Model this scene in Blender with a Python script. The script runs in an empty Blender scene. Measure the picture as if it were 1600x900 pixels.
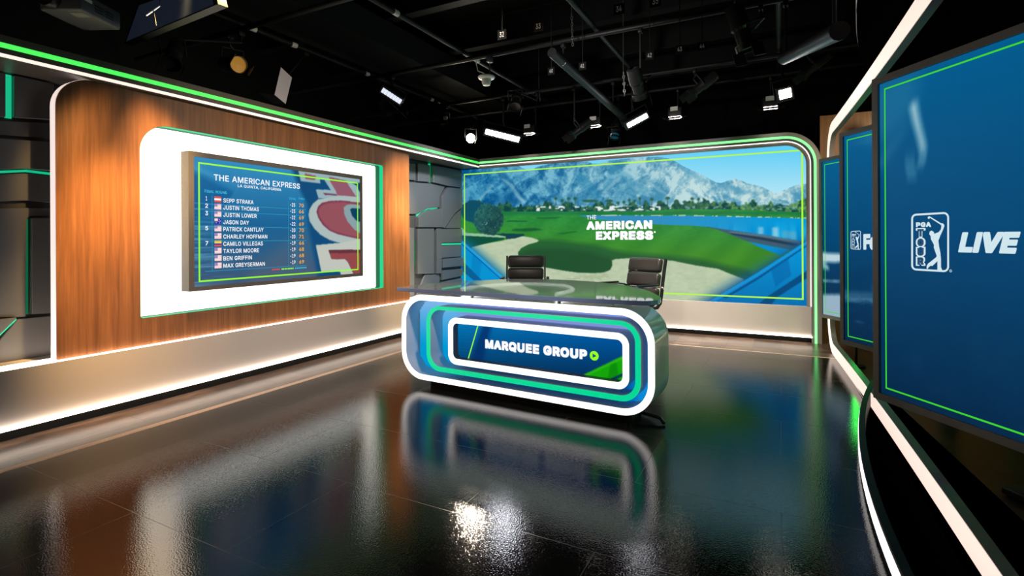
import bpy, bmesh, math, random
import numpy as np
from mathutils import Vector, Matrix

random.seed(7)
rng = np.random.default_rng(11)
S = bpy.context.scene
COL = S.collection

# ------------------------------------------------------------------ camera
FPX, YAW, ROLL, CY, EYE = 812.4, 0.47606, -0.004963, 373.18, 1.15


def cam_axes():
    c, s = math.cos(YAW), math.sin(YAW)
    r = Vector((c, s, 0)); f = Vector((-s, c, 0)); u = Vector((0, 0, 1))
    c, s = math.cos(ROLL), math.sin(ROLL)
    return c * r + s * u, f, c * u - s * r


AR, AF, AU = cam_axes()
cam_data = bpy.data.cameras.new('camera')
cam = bpy.data.objects.new('camera', cam_data)
COL.objects.link(cam)
cam_data.sensor_width = 36.0
cam_data.lens = FPX / 1600 * 36
cam_data.shift_y = -(450 - CY) / 1600
cam_data.clip_start = 0.05
cam.matrix_world = Matrix(((AR.x, AU.x, -AF.x, 0), (AR.y, AU.y, -AF.y, 0), (AR.z, AU.z, -AF.z, EYE), (0, 0, 0, 1)))
S.camera = cam

# ------------------------------------------------------------------ view, world
S.view_settings.view_transform = 'Standard'
S.view_settings.look = 'None'
S.view_settings.gamma = 1
S.view_settings.exposure = 0.0
S.view_settings.use_curve_mapping = False
W = bpy.data.worlds.new('world'); S.world = W
W.use_nodes = True
W.node_tree.nodes['Background'].inputs[0].default_value = (0.0, 0.0, 0.0, 1)
W.node_tree.nodes['Background'].inputs[1].default_value = 0.0


def add_spot(name, loc, target, power, color, angle=40, blend=0.6, radius=0.06):
    d = bpy.data.lights.new(name, 'SPOT'); d.energy = power; d.color = color
    d.spot_size = math.radians(angle); d.spot_blend = blend; d.shadow_soft_size = radius
    o = bpy.data.objects.new(name, d); COL.objects.link(o)
    o.location = loc
    o.rotation_euler = (Vector(target) - Vector(loc)).to_track_quat('-Z', 'Y').to_euler()
    return o


def add_area(name, loc, target, power, color, sx, sy):
    d = bpy.data.lights.new(name, 'AREA'); d.energy = power; d.color = color
    d.shape = 'RECTANGLE'; d.size = sx; d.size_y = sy
    o = bpy.data.objects.new(name, d); COL.objects.link(o)
    o.location = loc
    o.rotation_euler = (Vector(target) - Vector(loc)).to_track_quat('-Z', 'Y').to_euler()
    return o


# warm wood spots, then added fill spots; all unseen, without fixtures
add_spot('spot_wood_near', (-2.95, 1.80, 2.72), (-3.95, 1.97, .95), 1050, (1.0, .58, .20), 36, 1.0)
add_spot('spot_wood_near_high', (-2.5, 1.78, 2.62), (-3.95, 1.97, 1.65), 850, (1.0, .58, .20), 34, 1.0)
add_spot('spot_wood_far', (-2.95, 4.75, 2.72), (-3.95, 4.88, 1.0), 600, (1.0, .70, .38), 36, 1.0)
add_spot('spot_wood_far_high', (-2.5, 4.65, 2.62), (-3.95, 4.88, 1.7), 500, (1.0, .70, .38), 32, 1.0)
add_spot('fill_wood_wash', (-1.0, 2.4, 2.75), (-3.95, 3.1, .45), 300, (1.0, .80, .68), 58, 1.0, .1)  # added unseen wash for the ledge and lower wood
add_spot('fill_wood_mid', (-1.0, 3.2, 2.5), (-3.95, 3.4, 1.75), 170, (1.0, .78, .56), 62, 1.0, .1)  # added unseen fill for the dim middle of the wood
add_spot('spot_desk', (-1.2, 1.6, 2.8), (-1.45, 4.15, .8), 260, (1.0, .92, .84), 42, 1.0, .1)  # added unseen key for the desk top
add_spot('spot_chairs', (-1.9, 2.9, 2.9), (-2.1, 5.6, .5), 120, (1.0, .88, .76), 50, 1.0, .15)
add_spot('fill_relief', (-2.6, 4.75, 2.9), (-4.24, 5.85, 1.2), 420, (.95, .97, 1.0), 50, 1.0, .1)  # added unseen spot brightening the relief panels
add_spot('fill_base', (-1.0, 5.0, 2.75), (-.9, 6.5, .0), 520, (1.0, .86, .72), 70, 1.0, .25)  # added unseen spot, stands in for screen and room light on the base


add_spot('fill_grid', (-1.6, 3.3, 2.5), (-1.5, 6.5, 2.72), 90, (1.0, .95, .9), 75, 1.0, .05)  # added unseen spot brightening the paper tags and the grid


add_spot('fill_alcove', (1.15, 5.35, 2.25), (.85, 6.7, 1.5), 90, (1.0, .80, .55), 110, 1.0, .05)  # added unseen spot brightening the wood behind the monitors
# ------------------------------------------------------------------ helpers
def lin(c):
    out = []
    for v in c[:3]:
        v = v / 255.0
        out.append(v / 12.92 if v <= 0.04045 else ((v + 0.055) / 1.055) ** 2.4)
    return tuple(out)


def P(u, v, **k):
    """photo pixel -> point on a known plane of the room"""
    d = AR * ((u - 800) / FPX) + AF + AU * ((CY - v) / FPX)
    c = Vector((0, 0, EYE))
    if 'pl' in k:
        o, n = k['pl']
        t = (Vector(o) - c).dot(n) / d.dot(n)
    else:
        (a, val), = k.items()
        i = 'xyz'.index(a)
        t = (val - c[i]) / d[i]
    return c + d * t


def proj_np(X):
    X = X - np.array([0, 0, EYE])
    a = X @ np.array(AR); f = X @ np.array(AF); u = X @ np.array(AU)
    return 800 + FPX * a / f, CY - FPX * u / f


def mat(name, base=(.8, .8, .8), rough=.5, metal=0.0, emit=None, es=1.0, coat=0.0, coat_r=.05, trans=0.0, ior=1.5, spec=.5):
    m = bpy.data.materials.new(name); m.use_nodes = True
    b = m.node_tree.nodes['Principled BSDF']
    b.inputs['Base Color'].default_value = (*base, 1)
    b.inputs['Roughness'].default_value = rough
    b.inputs['Metallic'].default_value = metal
    b.inputs['IOR'].default_value = ior
    b.inputs['Specular IOR Level'].default_value = spec
    b.inputs['Coat Weight'].default_value = coat
    b.inputs['Coat Roughness'].default_value = coat_r
    b.inputs['Transmission Weight'].default_value = trans
    if emit:
        b.inputs['Emission Color'].default_value = (*emit, 1)
        b.inputs['Emission Strength'].default_value = es
    return m


def screen_mat(name, strength=1.0):
    m = mat(name, (.002, .002, .002), .5, spec=.06)
    nt = m.node_tree; b = nt.nodes['Principled BSDF']
    a = nt.nodes.new('ShaderNodeAttribute'); a.attribute_name = 'picture'
    nt.links.new(a.outputs['Color'], b.inputs['Emission Color'])
    b.inputs['Emission Strength'].default_value = strength
    return m


def noise_bump(m, scale, strength, dist=.01, detail=2.0):
    nt = m.node_tree; b = nt.nodes['Principled BSDF']
    tc = nt.nodes.new('ShaderNodeTexCoord'); n = nt.nodes.new('ShaderNodeTexNoise')
    n.inputs['Scale'].default_value = scale; n.inputs['Detail'].default_value = detail
    bp = nt.nodes.new('ShaderNodeBump'); bp.inputs['Strength'].default_value = strength; bp.inputs['Distance'].default_value = dist
    nt.links.new(tc.outputs['Object'], n.inputs['Vector'])
    nt.links.new(n.outputs['Fac'], bp.inputs['Height'])
    nt.links.new(bp.outputs['Normal'], b.inputs['Normal'])
    return bp


def wood_mat(name, dark, mid, light, stretch=(1, 9, 0.55), rough=.42, plank=None):
    m = mat(name, mid, rough)
    nt = m.node_tree; b = nt.nodes['Principled BSDF']
    tc = nt.nodes.new('ShaderNodeTexCoord'); mp = nt.nodes.new('ShaderNodeMapping')
    mp.inputs['Scale'].default_value = stretch
    nt.links.new(tc.outputs['Object'], mp.inputs['Vector'])
    n1 = nt.nodes.new('ShaderNodeTexNoise'); n1.inputs['Scale'].default_value = 2.2; n1.inputs['Detail'].default_value = 6; n1.inputs['Distortion'].default_value = .6
    n2 = nt.nodes.new('ShaderNodeTexNoise'); n2.inputs['Scale'].default_value = 9; n2.inputs['Detail'].default_value = 4
    nt.links.new(mp.outputs[0], n1.inputs['Vector']); nt.links.new(mp.outputs[0], n2.inputs['Vector'])
    mx = nt.nodes.new('ShaderNodeMath'); mx.operation = 'MULTIPLY_ADD'; mx.inputs[1].default_value = .65
    nt.links.new(n1.outputs['Fac'], mx.inputs[0])
    m2 = nt.nodes.new('ShaderNodeMath'); m2.operation = 'MULTIPLY'; m2.inputs[1].default_value = .35
    nt.links.new(n2.outputs['Fac'], m2.inputs[0]); nt.links.new(m2.outputs[0], mx.inputs[2])
    cr = nt.nodes.new('ShaderNodeValToRGB')
    cr.color_ramp.elements[0].position = .32; cr.color_ramp.elements[0].color = (*dark, 1)
    cr.color_ramp.elements[1].position = .68; cr.color_ramp.elements[1].color = (*light, 1)
    e = cr.color_ramp.elements.new(.5); e.color = (*mid, 1)
    nt.links.new(mx.outputs[0], cr.inputs[0])
    out = cr.outputs[0]
    if plank:
        br = nt.nodes.new('ShaderNodeTexBrick')
        mp2 = nt.nodes.new('ShaderNodeMapping'); mp2.inputs['Rotation'].default_value = plank['rot']
        nt.links.new(tc.outputs['Object'], mp2.inputs['Vector'])
        nt.links.new(mp2.outputs[0], br.inputs['Vector'])
        br.inputs['Color1'].default_value = (.45, .42, .4, 1); br.inputs['Color2'].default_value = (1.35, 1.25, 1.2, 1)
        br.inputs['Mortar'].default_value = (.25, .25, .25, 1)
        br.inputs['Scale'].default_value = 1.0; br.inputs['Mortar Size'].default_value = .002
        br.inputs['Brick Width'].default_value = plank['w']; br.inputs['Row Height'].default_value = plank['h']
        mm = nt.nodes.new('ShaderNodeMix'); mm.data_type = 'RGBA'; mm.blend_type = 'MULTIPLY'; mm.inputs[0].default_value = 1
        nt.links.new(out, mm.inputs[6]); nt.links.new(br.outputs['Color'], mm.inputs[7]); out = mm.outputs[2]
    nt.links.new(out, b.inputs['Base Color'])
    return m


# ---- geometry collector
class MB:
    def __init__(self):
        self.bm = bmesh.new(); self.mi = 0

    def box(self, c, size, rot=None, bev=0.0):
        r = bmesh.ops.create_cube(self.bm, size=1.0)
        vs = r['verts']
        for v in vs:
            v.co = Vector((v.co.x * size[0], v.co.y * size[1], v.co.z * size[2]))
        if bev > 0:
            es = list({e for v in vs for e in v.link_edges})
            rb = bmesh.ops.bevel(self.bm, geom=es, offset=bev, segments=3, affect='EDGES', profile=.5)
            vs = list({v for v in vs if v.is_valid} | {v for v in rb['verts'] if v.is_valid})
        for v in vs:
            v.co = (rot @ v.co if rot else v.co) + Vector(c)
        return self

    def bx(self, x0, x1, y0, y1, z0, z1, bev=0.0):
        return self.box(((x0 + x1) / 2, (y0 + y1) / 2, (z0 + z1) / 2), (abs(x1 - x0), abs(y1 - y0), abs(z1 - z0)), None, bev)

    def poly(self, pts):
        vs = [self.bm.verts.new(p) for p in pts]
        try:
            self.bm.faces.new(vs).material_index = self.mi
        except ValueError:
            pass
        return self

    def prism(self, pts, vec):
        vec = Vector(vec)
        a = [self.bm.verts.new(p) for p in pts]
        b = [self.bm.verts.new(Vector(p) + vec) for p in pts]
        n = len(a)
        self.bm.faces.new(a); self.bm.faces.new(list(reversed(b)))
        for i in range(n):
            self.bm.faces.new([a[i], b[i], b[(i + 1) % n], a[(i + 1) % n]])
        return self

    def loops(self, rings, closed=True, cap0=False, cap1=False, ring_closed=False):
        """skin a list of equally long vertex rings"""
        R = [[self.bm.verts.new(p) for p in r] for r in rings]
        n = len(R[0]); m = len(R)
        for i in range(m if ring_closed else m - 1):
            A, B = R[i], R[(i + 1) % m]
            for j in range(n if closed else n - 1):
                self.bm.faces.new([A[j], A[(j + 1) % n], B[(j + 1) % n], B[j]])
        if cap0: self.bm.faces.new(list(reversed(R[0])))
        if cap1: self.bm.faces.new(R[-1])
        return self

    def tube(self, path, r, seg=10, closed=False, caps=True):
        path = [Vector(p) for p in path]
        rr = r if isinstance(r, (list, tuple)) else [r] * len(path)
        rings = []; n = len(path); up = None
        for i, p in enumerate(path):
            if closed: t = path[(i + 1) % n] - path[i - 1]
            else: t = path[min(i + 1, n - 1)] - path[max(i - 1, 0)]
            t.normalize()
            if up is None:
                up = Vector((0, 0, 1)) if abs(t.z) < .9 else Vector((1, 0, 0))
            a = t.cross(up)
            if a.length < 1e-5: a = t.cross(Vector((0.3, 1, 0.2)))
            a.normalize(); up = a.cross(t).normalized()
            rings.append([p + (a * math.cos(q) + up * math.sin(q)) * rr[i] for q in [2 * math.pi * k / seg for k in range(seg)]])
        return self.loops(rings, True, caps and not closed, caps and not closed, closed)

    def cyl(self, p0, p1, r0, r1=None, seg=18):
        return self.tube([p0, p1], [r0, r0 if r1 is None else r1], seg)

    def lathe(self, prof, origin=(0, 0, 0), axis=(0, 0, 1), seg=28, cap=True):
        ax = Vector(axis).normalized()
        a = ax.cross(Vector((0, 0, 1)) if abs(ax.z) < .9 else Vector((1, 0, 0))).normalized(); b = ax.cross(a)
        o = Vector(origin)
        rings = [[o + ax * h + (a * math.cos(q) + b * math.sin(q)) * max(r, 1e-4) for q in [2 * math.pi * k / seg for k in range(seg)]] for r, h in prof]
        return self.loops(rings, True, cap, cap)

    def build(self, name, m, parent=None, smooth=True, angle=35):
        bmesh.ops.remove_doubles(self.bm, verts=self.bm.verts[:], dist=1e-6)
        bmesh.ops.recalc_face_normals(self.bm, faces=self.bm.faces[:])
        me = bpy.data.meshes.new(name)
        self.bm.to_mesh(me); self.bm.free()
        for k_ in (m if isinstance(m, (list, tuple)) else [m]): me.materials.append(k_)
        if smooth and len(me.polygons):
            me.polygons.foreach_set('use_smooth', [True] * len(me.polygons))
            me.set_sharp_from_angle(angle=math.radians(angle))
        o = bpy.data.objects.new(name, me); COL.objects.link(o)
        if parent: o.parent = parent
        return o


def empty(name, label=None, cat=None, group=None):
    o = bpy.data.objects.new(name, None); COL.objects.link(o)
    o.empty_display_size = .1
    return tag(o, label, cat, group)


def tag(o, label=None, cat=None, group=None, kind=None):
    if label: o['label'] = label
    if cat: o['category'] = cat
    if group: o['group'] = group
    if kind: o['kind'] = kind
    return o


def settle(root, loc):
    """move the origin of a thing built in room coordinates to its own base"""
    loc = Vector(loc); T = Matrix.Translation(-loc)
    objs = ([root] if root.type == 'MESH' else []) + list(root.children_recursive)
    for o in objs:
        if o.type == 'MESH': o.data.transform(T)
    root.location = loc
    return root


def tree_copy(o, parent=None):
    c = o.copy(); COL.objects.link(c)
    c.parent = parent
    for ch in o.children:
        tree_copy(ch, c)
    return c


def rr(s0, s1, z0, z1, r, seg=10):
    """rounded rectangle outline, counter-clockwise; r one radius or four (BL, BR, TR, TL)"""
    R = r if isinstance(r, (list, tuple)) else [r] * 4
    out = []
    for (cx, cz, a0, q) in ((s0 + R[0], z0 + R[0], 180, R[0]), (s1 - R[1], z0 + R[1], 270, R[1]), (s1 - R[2], z1 - R[2], 0, R[2]), (s0 + R[3], z1 - R[3], 90, R[3])):
        for k in range(seg + 1):
            a = math.radians(a0 + 90 * k / seg)
            out.append((cx + q * math.cos(a), cz + q * math.sin(a)))
    return out


# ---- lettering: outlines of the letters (advance, contours of the regular and the bold weight)
FONT = {
    'A': (480, [[[287,516,279,520,197,520,189,515,11,27,4,5,5,-7,9,-11,89,-12,95,-10,143,123,147,129,151,130,331,130,335,126,339,115,377,9,385,-10,391,-12,465,-12,469,-11,473,-7,473,13,299,487],[239,403,303,215,301,210,179,210,175,213,213,325,235,397]],[[327,555,315,565,311,566,165,566,159,564,143,547,-41,41,-42,-37,-33,-49,-23,-57,125,-57,143,-39,185,79,187,83,191,84,289,84,293,82,337,-39,355,-57,499,-58,511,-49,519,-39,519,45,339,535,335,545]]]),
    'B': (456, [[[370,479,337,503,311,513,279,520,57,520,49,515,48,-3,53,-11,269,-12,317,-6,350,5,385,27,411,59,425,93,430,123,430,149,425,183,411,215,397,236,372,257,355,267,384,291,399,313,407,337,410,361,410,389,403,425,393,449],[317,192,332,173,339,155,342,141,337,113,317,89,301,79,259,70,233,68,143,68,139,70,138,213,140,217,257,218,273,215,295,207],[301,419,317,395,322,377,322,361,311,335,300,321,277,307,245,298,225,296,143,296,139,298,138,435,140,439,237,440,275,433]],[[409,519,369,549,343,559,309,566,25,566,19,564,3,547,2,-35,4,-41,21,-57,301,-58,327,-56,359,-49,381,-41,395,-33,427,-11,453,21,461,35,471,61,476,93,476,181,472,213,460,243,441,273,454,307,456,329,456,419,451,451,441,478],[277,152,283,145,285,139,281,133,269,125,225,116,189,114,184,117,184,167,187,172,223,172,241,169,265,160],[263,376,266,371,264,365,245,353,213,344,189,342,184,345,184,389,187,394,203,394,235,389,247,386]]]),
    'C': (510, [[[438,457,409,483,385,499,355,513,311,526,253,528,207,521,179,513,145,498,118,477,79,435,55,393,41,359,36,337,28,269,28,239,32,193,41,151,63,99,79,73,93,56,117,32,137,17,179,-5,221,-16,243,-18,295,-18,315,-16,349,-7,383,8,414,29,442,57,453,73,475,117,483,145,483,167,479,171,475,172,401,171,395,164,383,133,364,105,339,87,309,73,281,66,261,66,243,69,215,76,191,89,171,104,151,129,135,159,125,187,116,239,116,271,125,323,137,356,151,379,170,403,191,419,219,433,239,439,269,444,305,438,347,417,359,408,377,387,389,365,395,344,401,337,479,337,484,343,484,359,475,393,459,427]],[[477,497,453,520,417,545,375,563,343,572,315,574,221,574,185,570,147,559,109,541,75,514,55,494,33,467,10,429,-5,391,-14,347,-18,301,-18,207,-14,161,-3,113,10,79,33,41,73,-4,105,-29,147,-51,189,-62,211,-64,327,-64,347,-62,381,-53,413,-39,443,-19,479,14,499,41,521,85,530,117,530,197,521,209,511,217,369,217,351,199,340,169,323,144,297,127,277,119,267,117,251,121,223,135,209,146,197,160,182,187,175,207,164,253,173,297,184,325,197,348,209,362,223,373,251,387,267,392,275,391,293,384,319,368,331,355,343,333,351,309,369,291,507,290,513,292,530,311,530,393,521,425,508,455]]]),
    'D': (502, [[[396,465,365,487,323,507,279,518,253,520,57,520,49,515,48,-3,53,-11,239,-12,275,-9,321,3,359,19,389,40,423,75,445,111,461,151,472,213,474,271,470,317,462,357,449,389,423,435],[333,400,351,382,367,353,377,323,386,283,386,227,377,187,367,157,361,147,351,130,331,108,309,93,281,81,247,72,229,70,203,68,140,69,138,73,139,438,143,440,221,440,247,438,283,429,313,415]],[[435,505,397,533,381,542,355,553,311,564,285,566,25,566,19,564,4,549,2,543,2,-35,4,-41,19,-56,25,-58,271,-58,307,-55,353,-43,391,-27,431,2,469,42,491,79,508,121,516,163,520,207,520,303,516,349,507,391,491,431,469,468],[293,360,307,345,321,321,331,291,338,261,338,249,333,227,321,189,304,161,291,148,277,139,235,123,215,118,187,116,184,121,184,391,189,394,215,392,251,383,281,369]]]),
    'E': (419, [[[382,517,375,520,57,520,49,515,48,-3,53,-11,379,-12,387,-7,388,59,387,63,383,67,143,68,140,69,138,73,138,211,140,215,359,216,365,218,368,225,368,289,367,293,363,297,140,299,138,303,139,438,143,440,379,441,383,445,384,449,384,511]],[[421,557,411,565,407,566,25,566,19,564,3,547,2,-35,4,-41,21,-57,411,-58,417,-56,433,-39,434,93,425,105,415,113,189,114,186,115,184,119,184,165,187,170,391,170,397,172,413,189,414,321,413,325,405,335,395,343,391,344,187,344,184,349,184,389,185,392,189,394,407,394,413,396,428,411,430,417,430,543,429,547]]]),
    'F': (410, [[[380,517,373,520,57,520,49,515,48,-3,53,-11,129,-12,133,-11,137,-7,138,203,140,207,349,208,355,210,358,215,358,281,357,285,353,289,143,290,139,292,139,438,143,440,377,441,381,445,382,449,382,511]],[[419,557,409,565,405,566,25,566,19,564,3,547,2,-35,4,-41,21,-57,163,-58,182,-41,184,-35,184,157,186,161,381,162,387,164,403,181,404,313,403,317,395,327,385,335,381,336,187,336,184,341,184,389,185,392,189,394,405,394,411,396,426,411,428,417,428,543,427,547]]]),
    'G': (520, [[[440,455,412,481,381,501,349,515,309,526,251,528,215,524,177,513,145,498,114,475,81,439,55,395,41,359,36,339,30,309,28,273,30,199,41,151,59,105,82,67,110,37,139,15,179,-5,221,-16,245,-18,299,-18,317,-16,351,-7,385,7,415,27,444,55,463,83,477,115,488,155,490,183,490,259,489,263,485,267,281,268,275,266,272,259,272,195,277,187,397,186,401,183,394,151,381,127,363,103,337,83,301,69,277,66,245,68,219,75,190,89,157,120,140,147,129,175,118,219,116,239,116,271,125,323,137,356,153,383,173,406,191,419,219,433,245,441,267,444,303,437,329,427,347,415,375,385,386,367,394,345,401,337,481,337,486,343,486,355,477,391,461,423]],[[479,495,444,527,413,547,375,563,341,572,313,574,219,574,183,570,145,559,109,541,72,513,35,471,12,435,-3,397,-16,341,-18,305,-18,203,-16,167,-1,107,12,75,31,43,67,0,107,-31,147,-51,189,-62,213,-64,331,-64,349,-62,383,-53,417,-39,459,-10,491,25,509,51,519,73,534,123,536,151,536,291,529,303,532,313,532,387,523,423,507,455],[313,370,329,353,341,331,346,319,345,315,247,314,235,305,226,293,227,159,235,149,247,140,314,139,314,137,305,129,269,116,251,121,227,133,197,160,182,187,175,207,170,221,164,257,171,291,183,324,199,352,216,369,247,386,267,392,297,381]]]),
    'H': (517, [[[468,517,461,520,389,520,385,519,381,515,380,305,379,302,375,300,140,301,138,305,137,515,133,519,129,520,57,520,50,517,48,511,48,-3,51,-10,57,-12,129,-12,133,-11,137,-7,138,215,139,218,143,220,378,219,380,215,381,-7,385,-11,389,-12,461,-12,468,-9,470,-3,470,511]],[[507,557,497,565,493,566,357,566,351,564,336,549,334,543,334,351,333,348,329,346,189,346,185,348,184,543,182,549,165,565,23,566,4,549,2,543,2,-35,4,-41,19,-56,25,-58,161,-58,167,-56,182,-41,184,-35,184,169,185,172,189,174,329,174,333,172,334,-35,336,-41,353,-57,495,-58,514,-41,516,-35,516,543,515,547]]]),
    'I': (185, [[[136,517,129,520,57,520,51,518,48,513,48,-3,50,-9,55,-12,129,-12,135,-10,138,-5,138,511]],[[175,557,165,565,161,566,25,566,21,565,11,557,2,545,2,-35,3,-39,11,-49,23,-58,163,-58,175,-49,184,-37,184,543,183,547]]]),
    'J': (396, [[[346,517,339,520,269,520,263,518,260,513,260,151,253,111,238,85,213,69,203,66,181,64,157,69,133,85,117,111,110,149,110,177,107,182,101,184,31,184,27,183,23,179,22,125,24,105,27,91,37,63,60,29,72,17,99,-1,133,-13,165,-18,205,-18,237,-13,271,-1,300,19,308,27,332,59,343,91,348,131,348,511]],[[385,557,375,565,371,566,237,566,231,564,215,547,214,183,207,143,195,124,187,119,179,121,173,127,163,143,156,181,155,211,137,229,-3,230,-15,221,-23,211,-24,93,-20,61,-15,47,-5,23,20,-11,40,-29,67,-47,101,-59,133,-64,237,-64,269,-59,303,-47,332,-27,346,-15,378,27,389,59,394,99,394,543,393,547]]]),
    'K': (467, [[[456,517,449,520,359,520,353,518,175,326,139,284,136,285,136,291,136,321,138,331,137,515,133,519,129,520,57,520,50,517,48,511,48,-3,51,-10,57,-12,129,-12,137,-7,138,159,174,199,193,218,197,220,363,-10,369,-12,451,-12,458,-9,460,5,457,13,262,287,287,316,456,497,458,511]],[[495,557,485,565,481,566,323,565,306,551,187,423,185,423,184,427,184,545,175,557,165,565,23,566,4,549,2,543,2,-35,4,-41,19,-56,25,-58,161,-58,165,-57,175,-49,183,-39,184,-35,184,123,186,129,191,132,311,-36,321,-48,333,-57,483,-58,489,-56,504,-41,506,-35,506,37,503,45,335,281,336,285,351,302,481,440,503,467,504,543,503,547]]]),
    'L': (393, [[[136,517,129,520,57,520,51,518,48,513,49,-7,53,-11,57,-12,369,-11,373,-7,374,-3,374,59,373,63,369,67,143,68,138,71,138,511]],[[175,557,165,565,161,566,25,566,21,565,11,557,2,545,3,-39,19,-56,25,-58,401,-57,418,-41,420,-35,420,93,403,112,397,114,189,114,184,117,184,543,183,547]]]),
    'M': (628, [[[578,517,571,520,473,520,469,519,463,513,347,213,315,124,312,127,289,195,165,513,159,519,155,520,57,520,51,518,48,511,48,-3,50,-9,57,-12,125,-12,131,-10,134,-5,135,340,139,336,155,291,273,-5,279,-11,283,-12,347,-12,355,-5,457,255,487,336,491,340,492,-5,495,-10,501,-12,571,-12,577,-10,580,-3,580,511]],[[617,557,607,565,603,566,441,566,437,565,427,557,415,541,315,285,311,289,213,541,201,557,191,565,187,566,25,566,21,565,11,557,3,547,2,543,2,-35,3,-39,11,-49,21,-57,25,-58,157,-58,163,-56,180,-37,181,71,185,67,227,-37,237,-49,249,-58,381,-57,393,-47,401,-37,439,59,445,68,446,-37,455,-49,465,-57,603,-58,607,-57,617,-49,625,-39,626,-35,626,543,625,547]]]),
    'N': (523, [[[474,517,467,520,397,520,391,518,388,513,387,143,381,149,148,517,141,520,57,520,50,517,48,511,48,-3,51,-10,57,-12,129,-12,135,-10,138,-5,138,311,134,367,135,370,137,370,201,265,376,-9,383,-12,467,-12,474,-9,476,-3,476,511]],[[513,557,503,565,499,566,365,566,359,564,344,549,342,543,342,327,341,322,339,322,199,541,187,557,177,565,25,566,19,564,4,549,2,543,2,-35,4,-41,19,-56,25,-58,161,-58,167,-56,182,-41,184,-35,185,181,189,180,193,173,329,-39,347,-57,499,-58,505,-56,520,-41,522,-35,522,543,521,547]]]),
    'O': (533, [[[426,469,393,495,355,513,303,526,251,528,207,521,179,513,145,498,118,477,79,435,55,393,41,359,36,337,28,269,28,239,32,193,41,151,63,99,79,73,93,56,117,32,143,13,179,-5,221,-16,243,-18,291,-18,317,-15,355,-5,397,17,426,39,455,72,465,89,479,115,491,147,502,193,504,217,504,291,502,315,493,355,478,397,455,435],[363,404,379,385,396,357,409,319,416,289,418,261,416,219,409,189,397,155,379,123,359,102,339,87,315,75,283,66,249,66,219,75,191,89,170,105,153,127,139,149,125,185,116,237,116,269,125,323,137,355,156,387,173,406,186,417,219,433,249,442,285,442,317,433,341,421]],[[465,509,425,541,387,559,359,567,313,574,219,574,185,570,147,559,109,541,75,514,55,494,33,467,10,429,-5,391,-14,347,-18,301,-18,207,-14,161,-3,113,10,79,33,41,73,-4,111,-33,147,-51,189,-62,211,-64,323,-64,347,-62,387,-51,423,-33,465,-1,501,41,525,83,537,115,548,161,550,185,550,323,548,347,539,387,524,429,501,468],[323,364,335,349,348,329,363,287,370,255,363,221,347,179,335,158,319,142,307,133,283,121,267,116,257,119,223,135,211,144,199,159,184,183,171,217,164,251,171,291,183,324,197,347,216,369,229,378,251,387,269,392,285,387,305,378]]]),
    'P': (445, [[[386,461,363,484,343,497,313,511,281,518,263,520,57,520,49,515,48,-3,53,-11,129,-12,133,-11,137,-7,138,169,140,173,257,174,281,176,313,183,343,197,361,209,387,235,405,265,419,311,420,381,403,435],[307,413,322,391,329,369,332,347,329,325,321,303,306,281,285,267,263,259,249,256,229,254,143,254,139,256,138,435,140,439,231,440,257,438,289,427]],[[424,503,394,531,367,548,345,557,297,566,25,566,19,564,4,549,2,543,2,-35,4,-41,19,-56,25,-58,165,-57,175,-49,184,-37,184,123,186,127,289,128,313,130,345,137,375,151,394,163,422,189,433,203,451,233,466,281,466,413,449,468],[267,373,275,361,279,347,275,335,265,320,254,313,231,305,197,300,185,302,184,389,186,393,199,394,227,391,257,381]]]),
    'Q': (533, [[[426,469,393,495,355,513,303,526,251,528,207,521,179,513,145,498,118,477,79,435,55,393,41,359,36,337,28,269,28,239,32,193,41,151,63,99,79,73,93,56,117,32,143,13,179,-5,221,-16,243,-18,291,-18,315,-16,351,-7,393,-59,471,-60,479,-55,479,-39,429,29,425,37,455,72,465,89,479,115,491,147,502,193,504,217,504,291,502,315,493,355,478,397,455,435],[363,404,379,385,396,357,409,319,416,289,418,261,416,219,409,189,397,155,379,123,371,114,367,113,330,161,321,169,239,169,234,163,235,149,289,77,293,69,283,66,251,66,219,75,191,89,170,105,153,127,139,149,125,185,116,237,116,269,125,323,137,355,156,387,173,406,186,417,219,433,249,442,285,442,317,433,341,421]],[[465,509,425,541,387,559,359,567,313,574,219,574,185,570,147,559,109,541,75,514,55,494,33,467,10,429,-5,391,-14,347,-18,301,-18,207,-14,161,-3,113,10,79,33,41,73,-4,111,-33,147,-51,189,-62,211,-64,323,-64,329,-68,349,-95,363,-106,505,-106,517,-97,525,-87,526,-9,497,33,525,83,537,115,548,161,550,185,550,323,548,347,539,387,520,437,501,468],[323,364,335,349,348,329,363,287,370,253,361,214,359,212,349,216,209,216,190,199,188,183,185,182,171,217,164,257,171,291,179,313,185,327,203,356,225,375,251,387,267,392,289,386,309,375]]]),
    'R': (449, [[[378,475,341,501,315,511,283,518,263,520,57,520,49,515,48,-3,53,-11,129,-12,133,-11,137,-7,138,181,139,184,143,186,237,185,333,7,345,-11,431,-12,439,-7,440,5,438,13,336,199,337,203,376,229,399,259,413,289,420,317,420,385,413,415,399,445],[309,414,323,393,330,373,332,347,329,329,323,311,307,290,289,279,263,271,247,268,221,266,143,266,139,268,138,435,140,439,233,440,259,438,291,427]],[[417,515,373,547,339,559,295,566,25,566,19,564,3,547,2,-35,4,-41,21,-57,163,-58,182,-41,184,-35,184,135,185,138,189,140,197,139,201,135,295,-39,313,-57,465,-58,477,-49,485,-39,485,41,410,181,410,185,419,192,448,231,459,257,466,287,466,419,459,447,448,473],[269,374,276,365,280,351,275,339,267,331,257,325,229,316,189,312,185,314,184,389,186,393,201,394,229,391,259,381]]]),
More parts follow.
